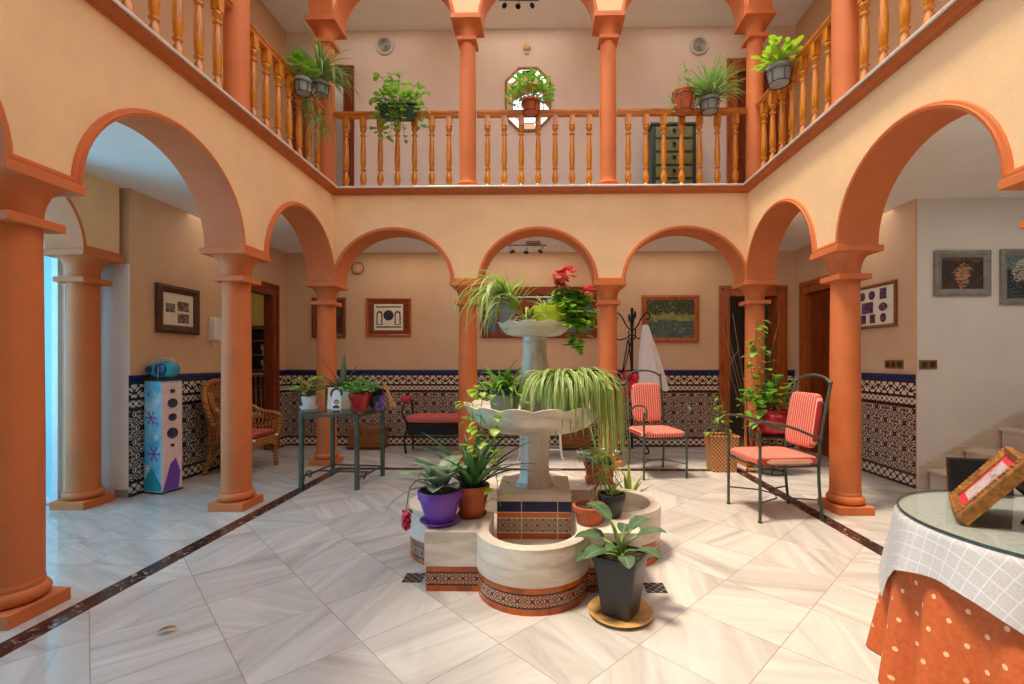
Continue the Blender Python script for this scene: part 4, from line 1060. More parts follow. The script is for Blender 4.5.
# small white iron stool behind the fountain stem
t = thing('iron_stool', 'small white iron stool with a red striped top behind the fountain stem', 'stool', (-.03, 6.75, 0))
for sx in (-1, 1):
    for sy in (-1, 1):
        b = MB(); b.tube(bez([(sx*.33, sy*.17, 0), (sx*.30, sy*.16, .06), (sx*.28, sy*.15, .3), (sx*.29, sy*.15, .46)], 5), .016, 7); b.build('leg', M['white_iron'], t)
for sy in (-1, 1): MB().tube([(-.29, sy*.15, .14), (.29, sy*.15, .14)], .009, 6).build('stretcher', M['white_iron'], t)
MB().tube([(-.29, -.15, .42), (.29, -.15, .42), (.29, .15, .42), (-.29, .15, .42)], .012, 6, closed=True).build('frame', M['white_iron'], t)
MB().blob((0, 0, .50), (.66, .38, .08), .25, 32, 10, e2=.6).build('seat', M['stripe_fine'], t)

def chest(label, loc, w, d, h, rz=0.):
    t = thing('wooden_chest', label, 'chest', loc, rz)
    MB().box(-w/2, w/2, -d/2, d/2, .04, h-.05).build('body', M['chest_wood'], t, smooth=0, bevel=.004)
    MB().box(-w/2-.012, w/2+.012, -d/2-.012, d/2+.012, h-.05, h).build('lid', M['chest_wood'], t, smooth=0, bevel=.006)
    b = MB(); b.box(-w/2-.01, w/2+.01, -d/2-.01, d/2+.01, 0, .04); b.build('plinth', M['dark_wood'], t, smooth=0)
    MB().box(-.025, .025, -d/2-.016, -d/2, h-.12, h-.06).build('latch', M['brass'], t, smooth=0)
    return t
chest('low wooden chest on the floor behind the glass table', (-2.80, 7.42, 0), .54, .30, .34)
chest('low wooden chest by the back wall, right of the fountain stem', (.52, 7.42, 0), .46, .30, .36)

# coat stand
t = thing('coat_stand', 'tall black wrought iron coat stand with scrolled hooks by the landscape', 'coat stand', (1.36, 7.12, 0))
b = MB(); b.tube([(0, 0, .06), (0, 0, 2.16)], .02, 10); b.lathe([(.001, 2.15), (.026, 2.17), (.02, 2.2), (.001, 2.215)], n=10); b.lathe([(.03, 1.2), (.034, 1.22), (.03, 1.24)], n=12); b.build('pole', K, t)
for k in range(3):
    a_ = PI/2+k*2*PI/3; c_, s_ = math.cos(a_), math.sin(a_)
    pts = [V(r*c_, r*s_, z) for r, z in ((.02, .32), (.10, .22), (.20, .14), (.26, .05), (.24, .012), (.19, .02), (.18, .06), (.21, .08))]
    MB().tube(bez(pts, 5), .012, 7).build('foot', K, t)
for k in range(4):
    a_ = PI*k/2+.0; c_, s_ = math.cos(a_), math.sin(a_)
    q = bez([V(r*c_, r*s_, z) for r, z in ((.01, 1.86), (.08, 1.93), (.15, 2.06), (.22, 2.13), (.27, 2.09), (.25, 2.03), (.21, 2.05))], 5)
    b = MB().tube(q, .011, 7); b.tube(bez([V(r*c_, r*s_, z) for r, z in ((.01, 1.80), (.10, 1.74), (.2, 1.72), (.26, 1.78), (.27, 1.84), (.24, 1.87))], 5), .010, 7); b.build('hook', K, t)
MB().tube([(.16*math.cos(x*PI/8), .16*math.sin(x*PI/8), .30) for x in range(16)], .009, 6, closed=True).build('ring', K, t); MB().tube(bez([V(-.02, -.02, 1.7), V(-.12, -.05, 1.3), V(-.24, -.06, 1.0)], 6), .009, 6).build('brace', K, t)
# cloth hanging from it
b = MB(); n, m = 30, 18; vs = []
for j in range(m+1):
    tt = j/m; z = 1.93-.96*tt; w_ = .04+.165*tt**.85; dd = .04+.10*tt
    for i in range(n):
        a_ = 2*PI*i/n; f = 1+(.16*math.sin(5*a_+tt*2)+.08*math.sin(9*a_+1))*min(1, tt*2+.15)
        vs.append((w_*math.cos(a_)*f+.10*tt-.03, dd*math.sin(a_)*f, z+(.02*math.sin(4*a_) if j == m else 0)))
b.add(vs, [(j*n+i, j*n+(i+1) % n, (j+1)*n+(i+1) % n, (j+1)*n+i) for j in range(m) for i in range(n)]+[tuple(range(n))])
tag(b.build('hanging_shawl', M['sheer'], loc=(1.55, 6.92, 0)), 'thin white cloth draped from a hook of the black coat stand', 'cloth')
b = MB()
for k in range(9):
    b.blob((R(-.11, .11), R(-.07, .07), R(-.2, .17)), (R(.1, .17), R(.09, .13), R(.1, .16)), R(.7, 1), 14, 8)
t = thing('cloth_bag', 'bunched red and pink cloth bag hanging low on the coat stand', 'bag', (1.26, 6.93, 1.08))
b.build('body', M['pink_red_cloth'], t); MB().tube(bez([(-.08, 0, .14), (-.02, .04, .45), (.03, .1, .62), (.06, .0, .14)], 6), .010, 6).build('strap', M['black_iron'], t)

# ================================================================== glass console and what stands on it
TX, TY, TZ = -2.305, 5.36, .852
t = thing('glass_console_table', 'green iron console table with a glass top in front of the corner column', 'table', (TX, TY, 0), -.11)
for sx in (-1, 1):
    for sy in (-1, 1):
        MB().cbox((sx*.325, sy*.31, .415), (.042, .042, .83)).build('leg', M['green_iron'], t, smooth=0, bevel=.004)
b = MB()
for sy in (-1, 1): b.cbox((0, sy*.31, .80), (.64, .02, .03)); 
for sx in (-1, 1): b.cbox((sx*.325, 0, .80), (.02, .61, .03))
b.build('top_frame', M['green_iron'], t, smooth=0)
b = MB()
for sx in (-1, 1): b.cbox((sx*.325, 0, .12), (.016, .58, .02))
b.cbox((0, .31, .12), (.64, .016, .02)); b.cbox((0, 0, .12), (.64, .016, .02)); b.build('stretcher', M['green_iron'], t, smooth=0)
for sx in (-1, 1):
    b = MB(); b.tube([V(sx*.325, -.31+.02, .03)+V(0, q.y, q.z) for q in bez([V(0, 0, 0), V(0, .05, .10), V(0, .12, .13), V(0, .17, .09), V(0, .14, .05), V(0, .11, .08)], 6)], .008, 6); b.build('scroll', M['green_iron'], t)
b = MB(); pts = []
for (cx, cy, a0) in ((.45, .37, 0), (-.45, .37, PI/2), (-.45, -.37, PI), (.45, -.37, 1.5*PI)): pts += [(cx+.06*math.cos(a0+PI/2*k/5), cy+.04*math.sin(a0+PI/2*k/5)) for k in range(6)]
b.prism(pts, .832, .852, 'z'); b.build('glass_top', M['glass'], t, smooth=0)
def on_table(px, Y): p = dp(px, 400, Y); return (p.x, p.y, TZ+.001)
x, y, z = on_table(309, 5.28)
saucer('plant_saucer', 'white ceramic saucer on the left of the glass console', (x, y, z), .105, 'white_pot', .035)
t = plant('small white pot of branching round green leaves on the glass console', (x, y, z+.008))
pot(t, .062, .080, .135, 'white_pot', rim=.004, rimh=.02)
b = MB(); s_ = MB(); bushy(s_, b, (0, 0, .12), 60, .20, .26, .075, 'oval', asp=.75, r=.006); s_.build('stems', M['bark'], t); b.build('leaves', M['jade'], t, recalc=False)
# portraits
def card(label, loc, rz, w, h, lean, mat, kind, frame=None):
    t = thing('portrait_card', label, 'photograph', loc, rz)
    mtx = Matrix.Rotation(-lean, 4, 'X')
    b = MB().box(-w/2, w/2, 0, .010, 0, h); b.xf(mtx); b.build('board', M[mat], t, smooth=0)
    p = MB(); cx, cz, r = (0, h*.50, w*.20) if kind == 1 else (-w*.12, h*.62, w*.22)
    el = lambda ax, az, ra, rb: [(ax+ra*math.cos(2*PI*k/20), az+rb*math.sin(2*PI*k/20)) for k in range(20)]
    p.prism(el(cx, cz+r*.3, r*1.25, r*1.25), -.0015, 0, 'y', 0); p.prism(el(cx, cz-.05*r, r*.85, r*1.15), -.003, -.0015, 'y', 1)
    if kind == 1: p.prism([(cx-w*.36, h*.08), (cx+w*.36, h*.08), (cx+w*.30, h*.24), (cx+w*.1, h*.31), (cx-w*.1, h*.31), (cx-w*.30, h*.24)], -.0015, 0, 'y', 2)
    p.xf(mtx); p.build('portrait', [M['dark_wood'], M['skin'] if kind == 1 else M['white_card'], M['speaker_grey']], t, smooth=0)
    return t
x, y, z = on_table(338.5, 5.27)
card('larger cream card with a sketched head leaning on the glass console', (x, y, z), -.05, .27, .245, .10, 'cream_card', 2)
x, y, z = on_table(336, 5.20)
card('small white portrait photo of a dark-haired person in front of the cream card', (x, y, z), -.05, .115, .155, .10, 'white_card', 1)
x, y, z = on_table(360, 5.22)
t = plant('dark red glazed pot of round scalloped leaves at the right of the glass console', (x, y, z))
pot(t, .075, .125, .18, 'red_glaze', rim=.004, rimh=.02)
b = MB(); s_ = MB(); bushy(s_, b, (0, 0, .17), 75, .19, .15, .085, 'oval', asp=.85); s_.build('stems', M['green_stem'], t); b.build('leaves', M['kal'], t, recalc=False)
x, y, z = on_table(343, 5.52)
t = plant('black pot of tall dark sword leaves at the back of the glass console', (x, y, z))
pot(t, .07, .10, .19, 'black_plastic')
b = MB()
for k in range(15): leaf(b, (0, 0, .17), k*2.4, R(.35, 1.0), R(.34, .5), R(.05, .075), R(.3, 1.3), 9, 'lance', .3)
for (a_, e, L) in ((1.9, 1.3, .52), (3.6, 1.15, .5), (.6, 1.2, .42)): leaf(b, (0, 0, .17), a_, e, L, .07, .3, 9, 'lance', .3)
b.build('leaves', M['strap'], t, recalc=False)
x, y, z = on_table(376, 5.30)
t = plant('small black pot with nothing showing beside the red glazed pot', (x, y, z)); pot(t, .05, .07, .14, 'black_plastic')
x, y, z = on_table(330, 5.55)
t = thing('wooden_box', 'small brown upright box behind the cream card on the glass console', 'box', (x, y, z), .1)
MB().cbox((0, 0, .12), (.10, .06, .24)).build('body', M['chest_wood'], t, smooth=0, bevel=.004); MB().cbox((0, 0, .245), (.11, .07, .02)).build('lid', M['dark_wood'], t, smooth=0, bevel=.004)

def picture(name, label, w, h, loc, rz, fmat, fw, depth, img, matw=0., matc='cream_card', cat='picture', group=None, lean=0., img2=None):
    t = thing(name, label, cat, loc, rz, group)
    mtx = Matrix.Rotation(-lean, 4, 'X')
    b = MB(); W, H = w/2, h
    P_ = [(-W, 0), (W, 0), (W, H), (-W, H)]; Q_ = [(-W+fw, fw), (W-fw, fw), (W-fw, H-fw), (-W+fw, H-fw)]
    md = [((p[0]*.6+q[0]*.4), (p[1]*.6+q[1]*.4)) for p, q in zip(P_, Q_)]
    lv = [(P_, 0.), (P_, -depth*.8), (md, -depth), (Q_, -depth*.55), (Q_, 0.)]
    b.add([(p[0], y, p[1]) for L_, y in lv for p in L_], [(i*4+k, i*4+(k+1) % 4, (i+1)*4+(k+1) % 4, (i+1)*4+k) for i in range(4) for k in range(4)])
    b.xf(mtx); b.build('frame', M[fmat], t, smooth=0)
    b = MB().box(-W+fw*.9, W-fw*.9, -depth*.40, -.001, fw*.9, H-fw*.9); b.xf(mtx); b.build('mount', M[matc], t, smooth=0)
    if img:
        b = MB().box(-W+fw+matw, W-fw-matw, -depth*.40-.002, -depth*.40, fw+matw, H-fw-matw); b.xf(mtx); b.build('print', M[img], t, smooth=0)
    return t
x, y, z = on_table(380, 5.24)
picture('framed_photo', 'little purple framed photo at the right end of the glass console', .10, .155, (x, y, z), -.1, 'purple', .014, .016, 'photo_purple', cat='photo frame', lean=.12)
x, y, z = on_table(374, 5.50)
picture('framed_photo', 'dark framed photo standing behind the red pot on the glass console', .22, .235, (x, y, z), -.1, 'dark_wood', .02, .02, 'black', cat='photo frame', lean=.12)
x, y, z = on_table(391, 5.45)
t = thing('wooden_stand', 'thin pale wooden easel leg leaning at the right end of the glass console', 'easel', (x-.01, y, z))
b = MB(); b.prism([(.045, 0), (.07, 0), (-.055, .285), (-.085, .285)], -.01, .01, 'y'); b.build('front_slat', M['saucer_wood'], t, smooth=0)
b = MB(); b.tube([(-.06, .01, .26), (-.02, .10, .005)], .008, 6); b.build('rear_strut', M['saucer_wood'], t)

# ================================================================== wicker armchair and things by the left wall
t = thing('wicker_armchair', 'honey wicker armchair with a red cushion behind the left column', 'chair', (-3.86, 5.90, 0), PI/2)  # faces +x
W_ = M['wicker']
for sx in (-1, 1):
    MB().tube(bez([(sx*.30, -.28, 0), (sx*.285, -.27, .2), (sx*.29, -.27, .40)], 5), [.026]*11, 8).build('leg', W_, t)
    MB().tube(bez([(sx*.27, .29, 0), (sx*.25, .24, .2), (sx*.25, .22, .42)], 5), [.026]*11, 8).build('leg', W_, t)
    b = MB(); rail = bez([(sx*.25, .24, 1.0), (sx*.33, .12, .82), (sx*.36, -.05, .72), (sx*.35, -.22, .70), (sx*.33, -.31, .66)], 6); b.tube(rail, .03, 8)
    low = [V(sx*.29, .22-.5*k/(len(rail)-1), .42) for k in range(len(rail))]
    for k in range(0, len(rail)-2, 2):
        b.tube([rail[k], low[min(k+3, len(low)-1)]], .008, 5); b.tube([rail[k+2], low[max(k-1, 0)]], .008, 5)
    b.tube([(sx*.33, -.31, .66), (sx*.31, -.30, .42)], .022, 7); b.build('armrest', W_, t)
    b = MB(); ar = bez([(sx*.29, -.26, .16), (sx*.29, -.12, .30), (sx*.28, .02, .34), (sx*.27, .12, .28), (sx*.26, .22, .14)], 6); b.tube(ar, .014, 6)
    for k in range(0, len(ar), 3): b.tube([ar[k], (ar[k].x, ar[k].y, .40)], .007, 5)
    b.build('side_brace', W_, t)
b = MB(); hoop = bez([(-.33, .12, .60), (-.36, .20, .85), (-.27, .29, 1.05), (-.1, .33, 1.13), (.1, .33, 1.13), (.27, .29, 1.05), (.36, .20, .85), (.33, .12, .60)], 8); b.tube(hoop, .035, 8); b.build('back_hoop', W_, t)
b = MB(); n = len(hoop)
for k in range(2, n-2, 2):
    p = hoop[k]; tp = k/(n-1)
    b.tube([p, (p.x*.55+.06, .23, .44)], .008, 5); b.tube([p, (p.x*.55-.06, .23, .44)], .008, 5)
for z_, w_ in ((.58, .28), (.72, .30), (.86, .31)): b.tube(bez([(-w_, .19, z_), (0, .285, z_), (w_, .19, z_)], 6), .009, 5)
b.build('back_lattice', W_, t)
b = MB(); b.prism(rsq(.30, .05), .38, .425, 'z'); b.prism([(-.28, .28), (-.10, .33), (.10, .33), (.28, .28), (.30, .39), (-.30, .39)], -.305, -.29, 'y'); b.build('seat', W_, t)
MB().blob((0, -.02, .465), (.56, .54, .09), .3, 32, 12, e2=.6).build('cushion', M['redcushion'], t)
for sx in (-1, 1): MB().blob((sx*.25, -.31, .415), (.06, .05, .04), 1, 10, 8).build('cushion_tie', M['white_iron'], t)

# tall party speaker with a blue winter print (generic flakes)
t = thing('tower_speaker', 'tall slim speaker tower with an icy blue snowflake print', 'speaker', (-4.088, 4.945, 0), -.22)
MB().box(-.115, .115, -.115, .115, .015, 1.19).build('cabinet', [M['winter_blue']], t, smooth=0, bevel=.006)
MB().box(-.12, .12, -.12, .12, 0, .016).build('foot', M['black'], t, smooth=0); MB().box(-.12, .12, -.12, .12, 1.188, 1.21).build('top_panel', M['dark_wood'], t, smooth=0)
MB().box(.114, .118, -.108, .108, .03, 1.17).build('front_panel', M['winter_pink'], t, smooth=0)
for z_, r in ((1.08, .022), (.95, .05), (.80, .04), (.63, .055), (.50, .016)):
    b = MB(); b.lathe([(.001, .006), (r*.35, .012), (r*.5, .004), (r*.9, .010), (r, .014), (r, 0)], c=(.118, 0, z_), n=20, axis='x', cap=False); b.build('speaker_cone', M['speaker_grey'], t)
fl = [M['white_card'], M['purple'], M['pink_red_cloth'], M['purple']]
for (x, z_, s, m_) in ((-.02, .80, .075, 1), (.02, .42, .085, 3), (.05, .60, .04, 0), (-.07, .26, .045, 0), (.06, .98, .035, 0), (-.06, 1.05, .03, 3), (.06, .74, .028, 1)):
    b = MB()
    for k in range(3):
        a_ = PI*k/3; dx, dz = math.cos(a_)*s, math.sin(a_)*s; nx, nz = -math.sin(a_)*s*.09, math.cos(a_)*s*.09
        b.prism([(x-dx-nx, z_-dz-nz), (x+dx-nx, z_+dz-nz), (x+dx+nx, z_+dz+nz), (x-dx+nx, z_-dz+nz)], -.1165-.0004*k, -.115, 'y')
        for sg in (-1, 1):
            b.prism([(x+sg*dx*.8+q*nx*4-sg*dx*.12, z_+sg*dz*.8+q*nz*4-sg*dz*.12) for q in (-1, 0, 1, 0)] if False else [(x+sg*dx*.95+nx*3, z_+sg*dz*.95+nz*3), (x+sg*dx*.65, z_+sg*dz*.65), (x+sg*dx*.95-nx*3, z_+sg*dz*.95-nz*3), (x+sg*dx*.8, z_+sg*dz*.8)], -.1164, -.115, 'y')
    b.build('snowflake', fl[m_], t, smooth=0)
b = MB(); b.prism([(-.113, .03), (.113, .03), (.113, .10), (-.02, .28), (-.113, .13)], -.116, -.115, 'y'); b.build('ice_shape', M['turquoise'], t, smooth=0)
b = MB(); b.prism([(-.10, .03), (.07, .03), (.09, .2), (.04, .36), (-.02, .30), (-.06, .16)], .118, .1195, 'x'); b.build('ice_shape', M['purple'], t, smooth=0)
# radio on top
t = thing('portable_radio', 'rounded turquoise portable stereo standing on the blue speaker tower', 'radio', (-4.08, 4.945, 1.211), -.02)
MB().blob((0, 0, .095), (.30, .18, .19), .75, 36, 16, e2=.8).build('body', M['turquoise'], t)
for x in (-.095, .03):
    b = MB(); r = .036 if x < 0 else .06; b.lathe([(.001, -.014), (r*.6, -.018), (r, -.012), (r*1.06, -.004), (r*1.06, .03)], c=(x, -.082, .10), n=22, axis='y', cap=False); b.build('speaker_cone', M['navy'], t)
MB().tube(bez([(-.1, .02, .17), (-.06, .02, .215), (.06, .02, .215), (.1, .02, .17)], 6), .009, 7).build('handle', M['plate_metal'], t)
MB().tube([(.02, -.09, .19), (.025, -.115, .0), (.02, -.122, -.25), (.025, -.124, -.6)], .002, 5).build('cable', M['plate_metal'], t)
# intercom
t = thing('intercom', 'cream wall intercom handset on the left wall beside the column', 'intercom', (-4.25, 5.93, 1.66), PI/2)
MB().box(-.10, .10, -.04, -.001, 0, .30).build('body', M['cream_card'], t, smooth=0, bevel=.008); MB().box(-.085, -.03, -.075, -.04, .01, .29).build('handset', M['white_card'], t, smooth=0, bevel=.012)
MB().tube(bez([(-.06, -.04, .0), (-.05, -.05, -.08), (-.02, -.03, -.10), (.0, -.02, .0)], 6), .004, 5).build('cord', M['cream_card'], t)

# ================================================================== pictures on the walls
BY = 7.626
picture('wall_picture', 'tall narrow brown picture half hidden behind the back left corner column', .56, .66, (-3.53, BY, 1.78), 0, 'mahogany', .07, .03, 'paint_brown')
t = picture('wall_picture', 'red-framed picture of three small arches on the back wall above the bench', .74, .63, (-2.535, BY, 1.80), 0, 'orange_wood', .035, .03, None, matc='mahogany_h')
b = MB(); b.box(-.24, .24, -.0165, -.013, .10, .53); b.build('print', M['cream_card'], t, smooth=0)
b = MB()
for cx in (-.15, .15):
    b.prism([(cx-.05, .19)]+[(cx+.05*math.cos(a_*PI/10), .36+.06*math.sin(a_*PI/10)) for a_ in range(10, -1, -1)][::1]+[(cx+.05, .19)], -.0185, -.0165, 'y', 0)
    b.prism([(cx-.03, .20)]+[(cx+.03*math.cos(a_*PI/10), .35+.04*math.sin(a_*PI/10)) for a_ in range(10, -1, -1)]+[(cx+.03, .20)], -.0195, -.0185, 'y', 1)
b.prism([(.085*math.cos(2*PI*k/24), .345+.085*math.sin(2*PI*k/24)) for k in range(24)], -.0185, -.0165, 'y', 2); b.prism([(.05*math.cos(2*PI*k/24), .345+.05*math.sin(2*PI*k/24)) for k in range(24)], -.0195, -.0185, 'y', 3)
b.box(-.21, .21, -.0185, -.0165, .145, .165, 0); b.box(-.21, .21, -.0185, -.0165, .475, .495, 0)
b.build('arch_motif', [M['dark_wood'], M['cream_card'], M['dark_wood'], M['navy']], t, smooth=0)
picture('wall_picture', 'orange-framed dark green garden painting on the back wall above the coat stand', .92, .765, (2.075, BY, 1.70), 0, 'orange_wood', .075, .035, 'paint_green')
picture('wall_picture', 'dark carved frame with three old photographs on the left wall', .62, .545, (-4.249, 5.33, 1.715), PI/2, 'carved', .085, .05, None)
t = bpy.data.objects['wall_picture.003']
for (x, z_, w_, h_) in ((-.12, .29, .13, .10), (.07, .32, .17, .11), (.07, .18, .17, .11)):
    MB().box(x-w_/2, x+w_/2, -.023, -.02, z_-h_/2, z_+h_/2).build('photograph', M['photo_bw'], t, smooth=0)
MB().box(-.225, .225, -.022, -.02, .086, .097).build('slip', M['gold'], t, smooth=0)
t = picture('photo_collage', 'wide framed collage of ten small family photos on the right wall', .86, .54, (4.089, 5.87, 1.80), -PI/2, 'chest_wood', .04, .035, None, cat='picture')
for (x, z_, w_, h_, rd) in ((-.30, .41, .10, .12, 0), (-.14, .41, .11, .11, 1), (.03, .41, .11, .11, 1), (.22, .41, .11, .13, 0), (-.30, .25, .12, .10, 1), (-.05, .26, .20, .14, 0), (.22, .25, .14, .10, 1), (-.30, .12, .09, .11, 1), (-.12, .12, .09, .11, 0), (.04, .12, .09, .11, 0), (.22, .12, .10, .11, 1)):
    b = MB()
    pl = [(x+w_/2*math.cos(2*PI*k/20), z_+h_/2*math.sin(2*PI*k/20)) for k in range(20)] if rd else [(x-w_/2, z_-h_/2), (x+w_/2, z_-h_/2), (x+w_/2, z_+h_/2), (x-w_/2, z_+h_/2)]
    b.prism(pl, -.017, -.0135, 'y'); b.build('photograph', M['photo_purple'], t, smooth=0)
picture('wall_picture', 'grey-framed small brown painting on the white stair wall', .60, .495, (4.57, 5.171, 2.11), 0, 'silver_frame', .075, .035, 'paint_brown')
picture('wall_picture', 'grey-framed teal picture at the right edge on the white stair wall', .46, .60, (5.21, 5.171, 2.015), 0, 'silver_frame', .065, .035, 'paint_teal')
def switch(label, loc, rz, n):
    t = thing('light_switch', label, 'switch', loc, rz)
    MB().box(-.045*n-.005, .045*n+.005, -.012, -.0005, 0, .10).build('plate', M['brass'], t, smooth=0, bevel=.003)
    for k in range(n): MB().cbox((-.045*(n-1)+.09*k, -.014, .05), (.05, .008, .06)).build('button', M['dark_wood'], t, smooth=0)
switch('row of three square brass switches on the tan right wall above the tiles', (4.089, 5.49, 1.31), -PI/2, 3)
switch('pair of square brass switches on the white stair wall', (4.21, 5.171, 1.31), 0, 2)
# ceiling and wall fittings
t = thing('wall_detector', 'round yellowed detector on the back wall above the left arch picture', 'detector', (-3.05, BY, 2.92))
MB().lathe([(.09, 0), (.09, -.02), (.07, -.045), (.03, -.055), (.001, -.056)], n=24, axis='y').build('body', M['bell'], t); MB().lathe([(.105, 0), (.105, -.012), (.09, -.014)], n=24, axis='y').build('base', M['gold'], t)
UY = 7.626
for (px, l) in ((385, 'round white wall vent at the left on the upper gallery wall'), (699, 'round white wall vent at the right on the upper gallery wall')):
    p = dp(px, 46, UY); t = thing('wall_vent', l, 'vent', (p.x, UY, p.z), 0, 'round vents of the upper gallery')
    MB().lathe([(.155, 0), (.155, -.015), (.14, -.03), (.12, -.03), (.118, -.012), (.001, -.012)], n=32, axis='y').build('rim', M['plate_metal'], t)
    b = MB()
    for r in (.10, .075, .05): b.lathe([(r, -.012), (r, -.024), (r-.012, -.024), (r-.012, -.012)], n=28, axis='y', cap=False)
    b.lathe([(.03, -.012), (.03, -.03), (.001, -.034)], n=16, axis='y'); b.build('grille', M['silver_frame'], t)
p = dp(527, 48, UY); t = thing('door_chime', 'small round brass bell on the upper wall above the mirror', 'bell', (p.x, UY, p.z))
MB().lathe([(.06, 0), (.06, -.02), (.05, -.045), (.02, -.06), (.001, -.062)], n=20, axis='y').build('body', M['bell'], t); MB().box(-.035, .035, -.02, 0, -.10, -.055).build('clapper', M['plate_metal'], t, smooth=0)
def track(label, loc):
    t = thing('track_light', label, 'ceiling light', loc, .03)
    b = MB(); b.cbox((.1, 0, -.015), (.22, .07, .03)); b.build('ceiling_plate', M['track'], t, smooth=0, bevel=.006)
    MB().tube([(-.30, 0, -.05), (.30, 0, -.05)], .012, 8).build('bar', M['track'], t)
    for k, x in enumerate((-.25, 0., .25)):
        b = MB(); b.tube([(x, 0, -.05), (x, 0, -.09)], .008, 6); b.lathe([(.012, 0), (.03, -.03), (.042, -.09), (.040, -.092), (.02, -.05)], n=14, cap=False)
        k0 = len(b.v)-14*5; b.xf(Matrix.Translation((x, 0, -.085)) @ Matrix.Rotation((-.5, .1, .6)[k], 4, 'Y') @ Matrix.Rotation(-.35, 4, 'X'), k0); b.build('spot_head', M['track'], t)
    MB().tube([(.1, 0, -.02), (.1, 0, -.05)], .01, 6).build('stem', M['brass'], t)
track('three-head brass track light under the back arcade ceiling', (-.24, 6.95, CG)); track('three-head brass track light on the upper gallery ceiling', (-.36, 6.95, CU))

# ================================================================== right side: basket, ivy, vase
t = plant('square woven cane basket holding a thin leafy twig plant', (2.285, 6.0, 0), 'planter', 'woven_basket')
b = MB(); b.add([(-.145, -.12, 0), (.145, -.12, 0), (.145, .12, 0), (-.145, .12, 0), (-.17, -.14, .45), (.17, -.14, .45), (.17, .14, .45), (-.17, .14, .45), (-.155, -.125, .45), (.155, -.125, .45), (.155, .125, .45), (-.155, .125, .45), (-.145, -.12, .36), (.145, -.12, .36), (.145, .12, .36), (-.145, .12, .36)],
    [(3, 2, 1, 0)]+[(i*4+k, i*4+(k+1) % 4, (i+1)*4+(k+1) % 4, (i+1)*4+k) for i in range(3) for k in range(4)]); b.build('basket_body', M['basket'], t, smooth=0)
b = MB(); b.tube([(-.168, -.138, .45), (.168, -.138, .45), (.168, .138, .45), (-.168, .138, .45)], .014, 7, closed=True); b.build('rim', M['basket'], t)
MB().box(-.146, .146, -.121, .121, .36, .375).build('soil', M['soil'], t, smooth=0)
b = MB(); s_ = MB()
for pts in ([(-.05, -.03, .37), (-.07, -.04, .6), (-.04, -.05, .85)], [(-.02, -.02, .37), (.02, -.02, .6), (.0, -.03, .92)], [(.05, 0, .37), (.07, 0, .6), (.06, -.02, .75)], [(-.08, 0, .37), (-.14, -.03, .62), (-.17, -.04, .78)]): vine(s_, b, [V(*q) for q in pts], .12, .075, 'oval', .004)
s_.build('stems', M['green_stem'], t); b.build('leaves', M['ivy'], t, recalc=False)
t = thing('plant_stand', 'openwork dark iron plant stand under the red ivy pot', 'plant stand', (2.86, 5.84, 0))
b = MB()
for z_, r in ((.02, .15), (.14, .15), (.47, .16), (.38, .16)): b.tube([(r*math.cos(2*PI*k/24), r*math.sin(2*PI*k/24), z_) for k in range(24)], .010, 6, closed=True)
b.build('rings', M['black_iron'], t)
for k in range(6):
    a_ = PI*k/3; MB().tube([(.15*math.cos(a_), .15*math.sin(a_), 0.0), (.12*math.cos(a_), .12*math.sin(a_), .26), (.16*math.cos(a_), .16*math.sin(a_), .47)], .008, 6).build('leg', M['black_iron'], t)
b = MB()
for k in range(12):
    a_ = PI*k/6; q = V(.165*math.cos(a_), .165*math.sin(a_), .425); b.tube([q+V(-math.sin(a_)*.03*math.cos(h_), math.cos(a_)*.03*math.cos(h_), .03*math.sin(h_)) for h_ in [2*PI*j/10 for j in range(10)]], .005, 5, closed=True)
b.build('openwork_band', M['brass'], t); MB().lathe([(.001, .462), (.155, .462), (.155, .472), (.001, .472)], n=24).build('top_plate', M['black_iron'], t)
t = plant('shiny red pot of ivy on the iron stand, its vines climbing the corner column', (2.86, 5.84, .478))
b = MB(); b.lathe([(.10, 0), (.145, .05), (.178, .14), (.172, .22), (.145, .265), (.150, .285), (.165, .295), (.165, .315), (.15, .32), (.138, .31), (.13, .26), (.02, .255)], n=32); b.build('pot', M['red_glaze'], t)
MB().lathe([(.001, .285), (.08, .288), (.137, .284)], n=20, cap=False).build('soil', M['soil'], t)
b = MB(); s_ = MB(); bushy(s_, b, (.02, 0, .3), 30, .17, .46, .125, 'heart', asp=.85, lift=.5); bushy(s_, b, (-.2, -.03, .3), 44, .20, .32, .10, 'heart', asp=.85)
for pts in ([(-.05, 0, .3), (-.15, 0, .7), (-.2, .03, 1.1), (-.17, .05, 1.42)], [(-.06, 0, .3), (-.22, 0, .62), (-.25, .04, .9), (-.17, .06, 1.25)], [(-.05, 0, .3), (-.1, -.02, .6), (-.12, .03, 1.0), (-.19, .06, 1.35)], [(-.04, -.04, .3), (-.2, -.1, .28), (-.27, -.1, .10)], [(-.05, 0, .3), (-.3, 0, .45), (-.33, 0, .25)], [(.02, 0, .3), (.08, -.02, .5), (.12, 0, .7)]): vine(s_, b, [V(*q) for q in pts], .044, .105, 'heart', .003, .8)
s_.build('stems', M['bark'], t); b.build('leaves', M['ivy'], t, recalc=False)
b = MB(); b.tube([(.01, -.02, .29), (-.01, -.03, .95)], .008, 6); b.build('cane', M['bark'], t)
t = thing('twig_vase', 'tall amber vase of long bare twigs beside the corner column', 'vase', (2.63, 5.93, 0))
b = MB(); b.lathe([(.055, 0), (.06, .01), (.05, .05), (.046, .3), (.052, .6), (.056, .64), (.050, .64), (.042, .3), (.042, .06), (.001, .05)], n=24); b.build('vase_body', M['amber_glass'], t)
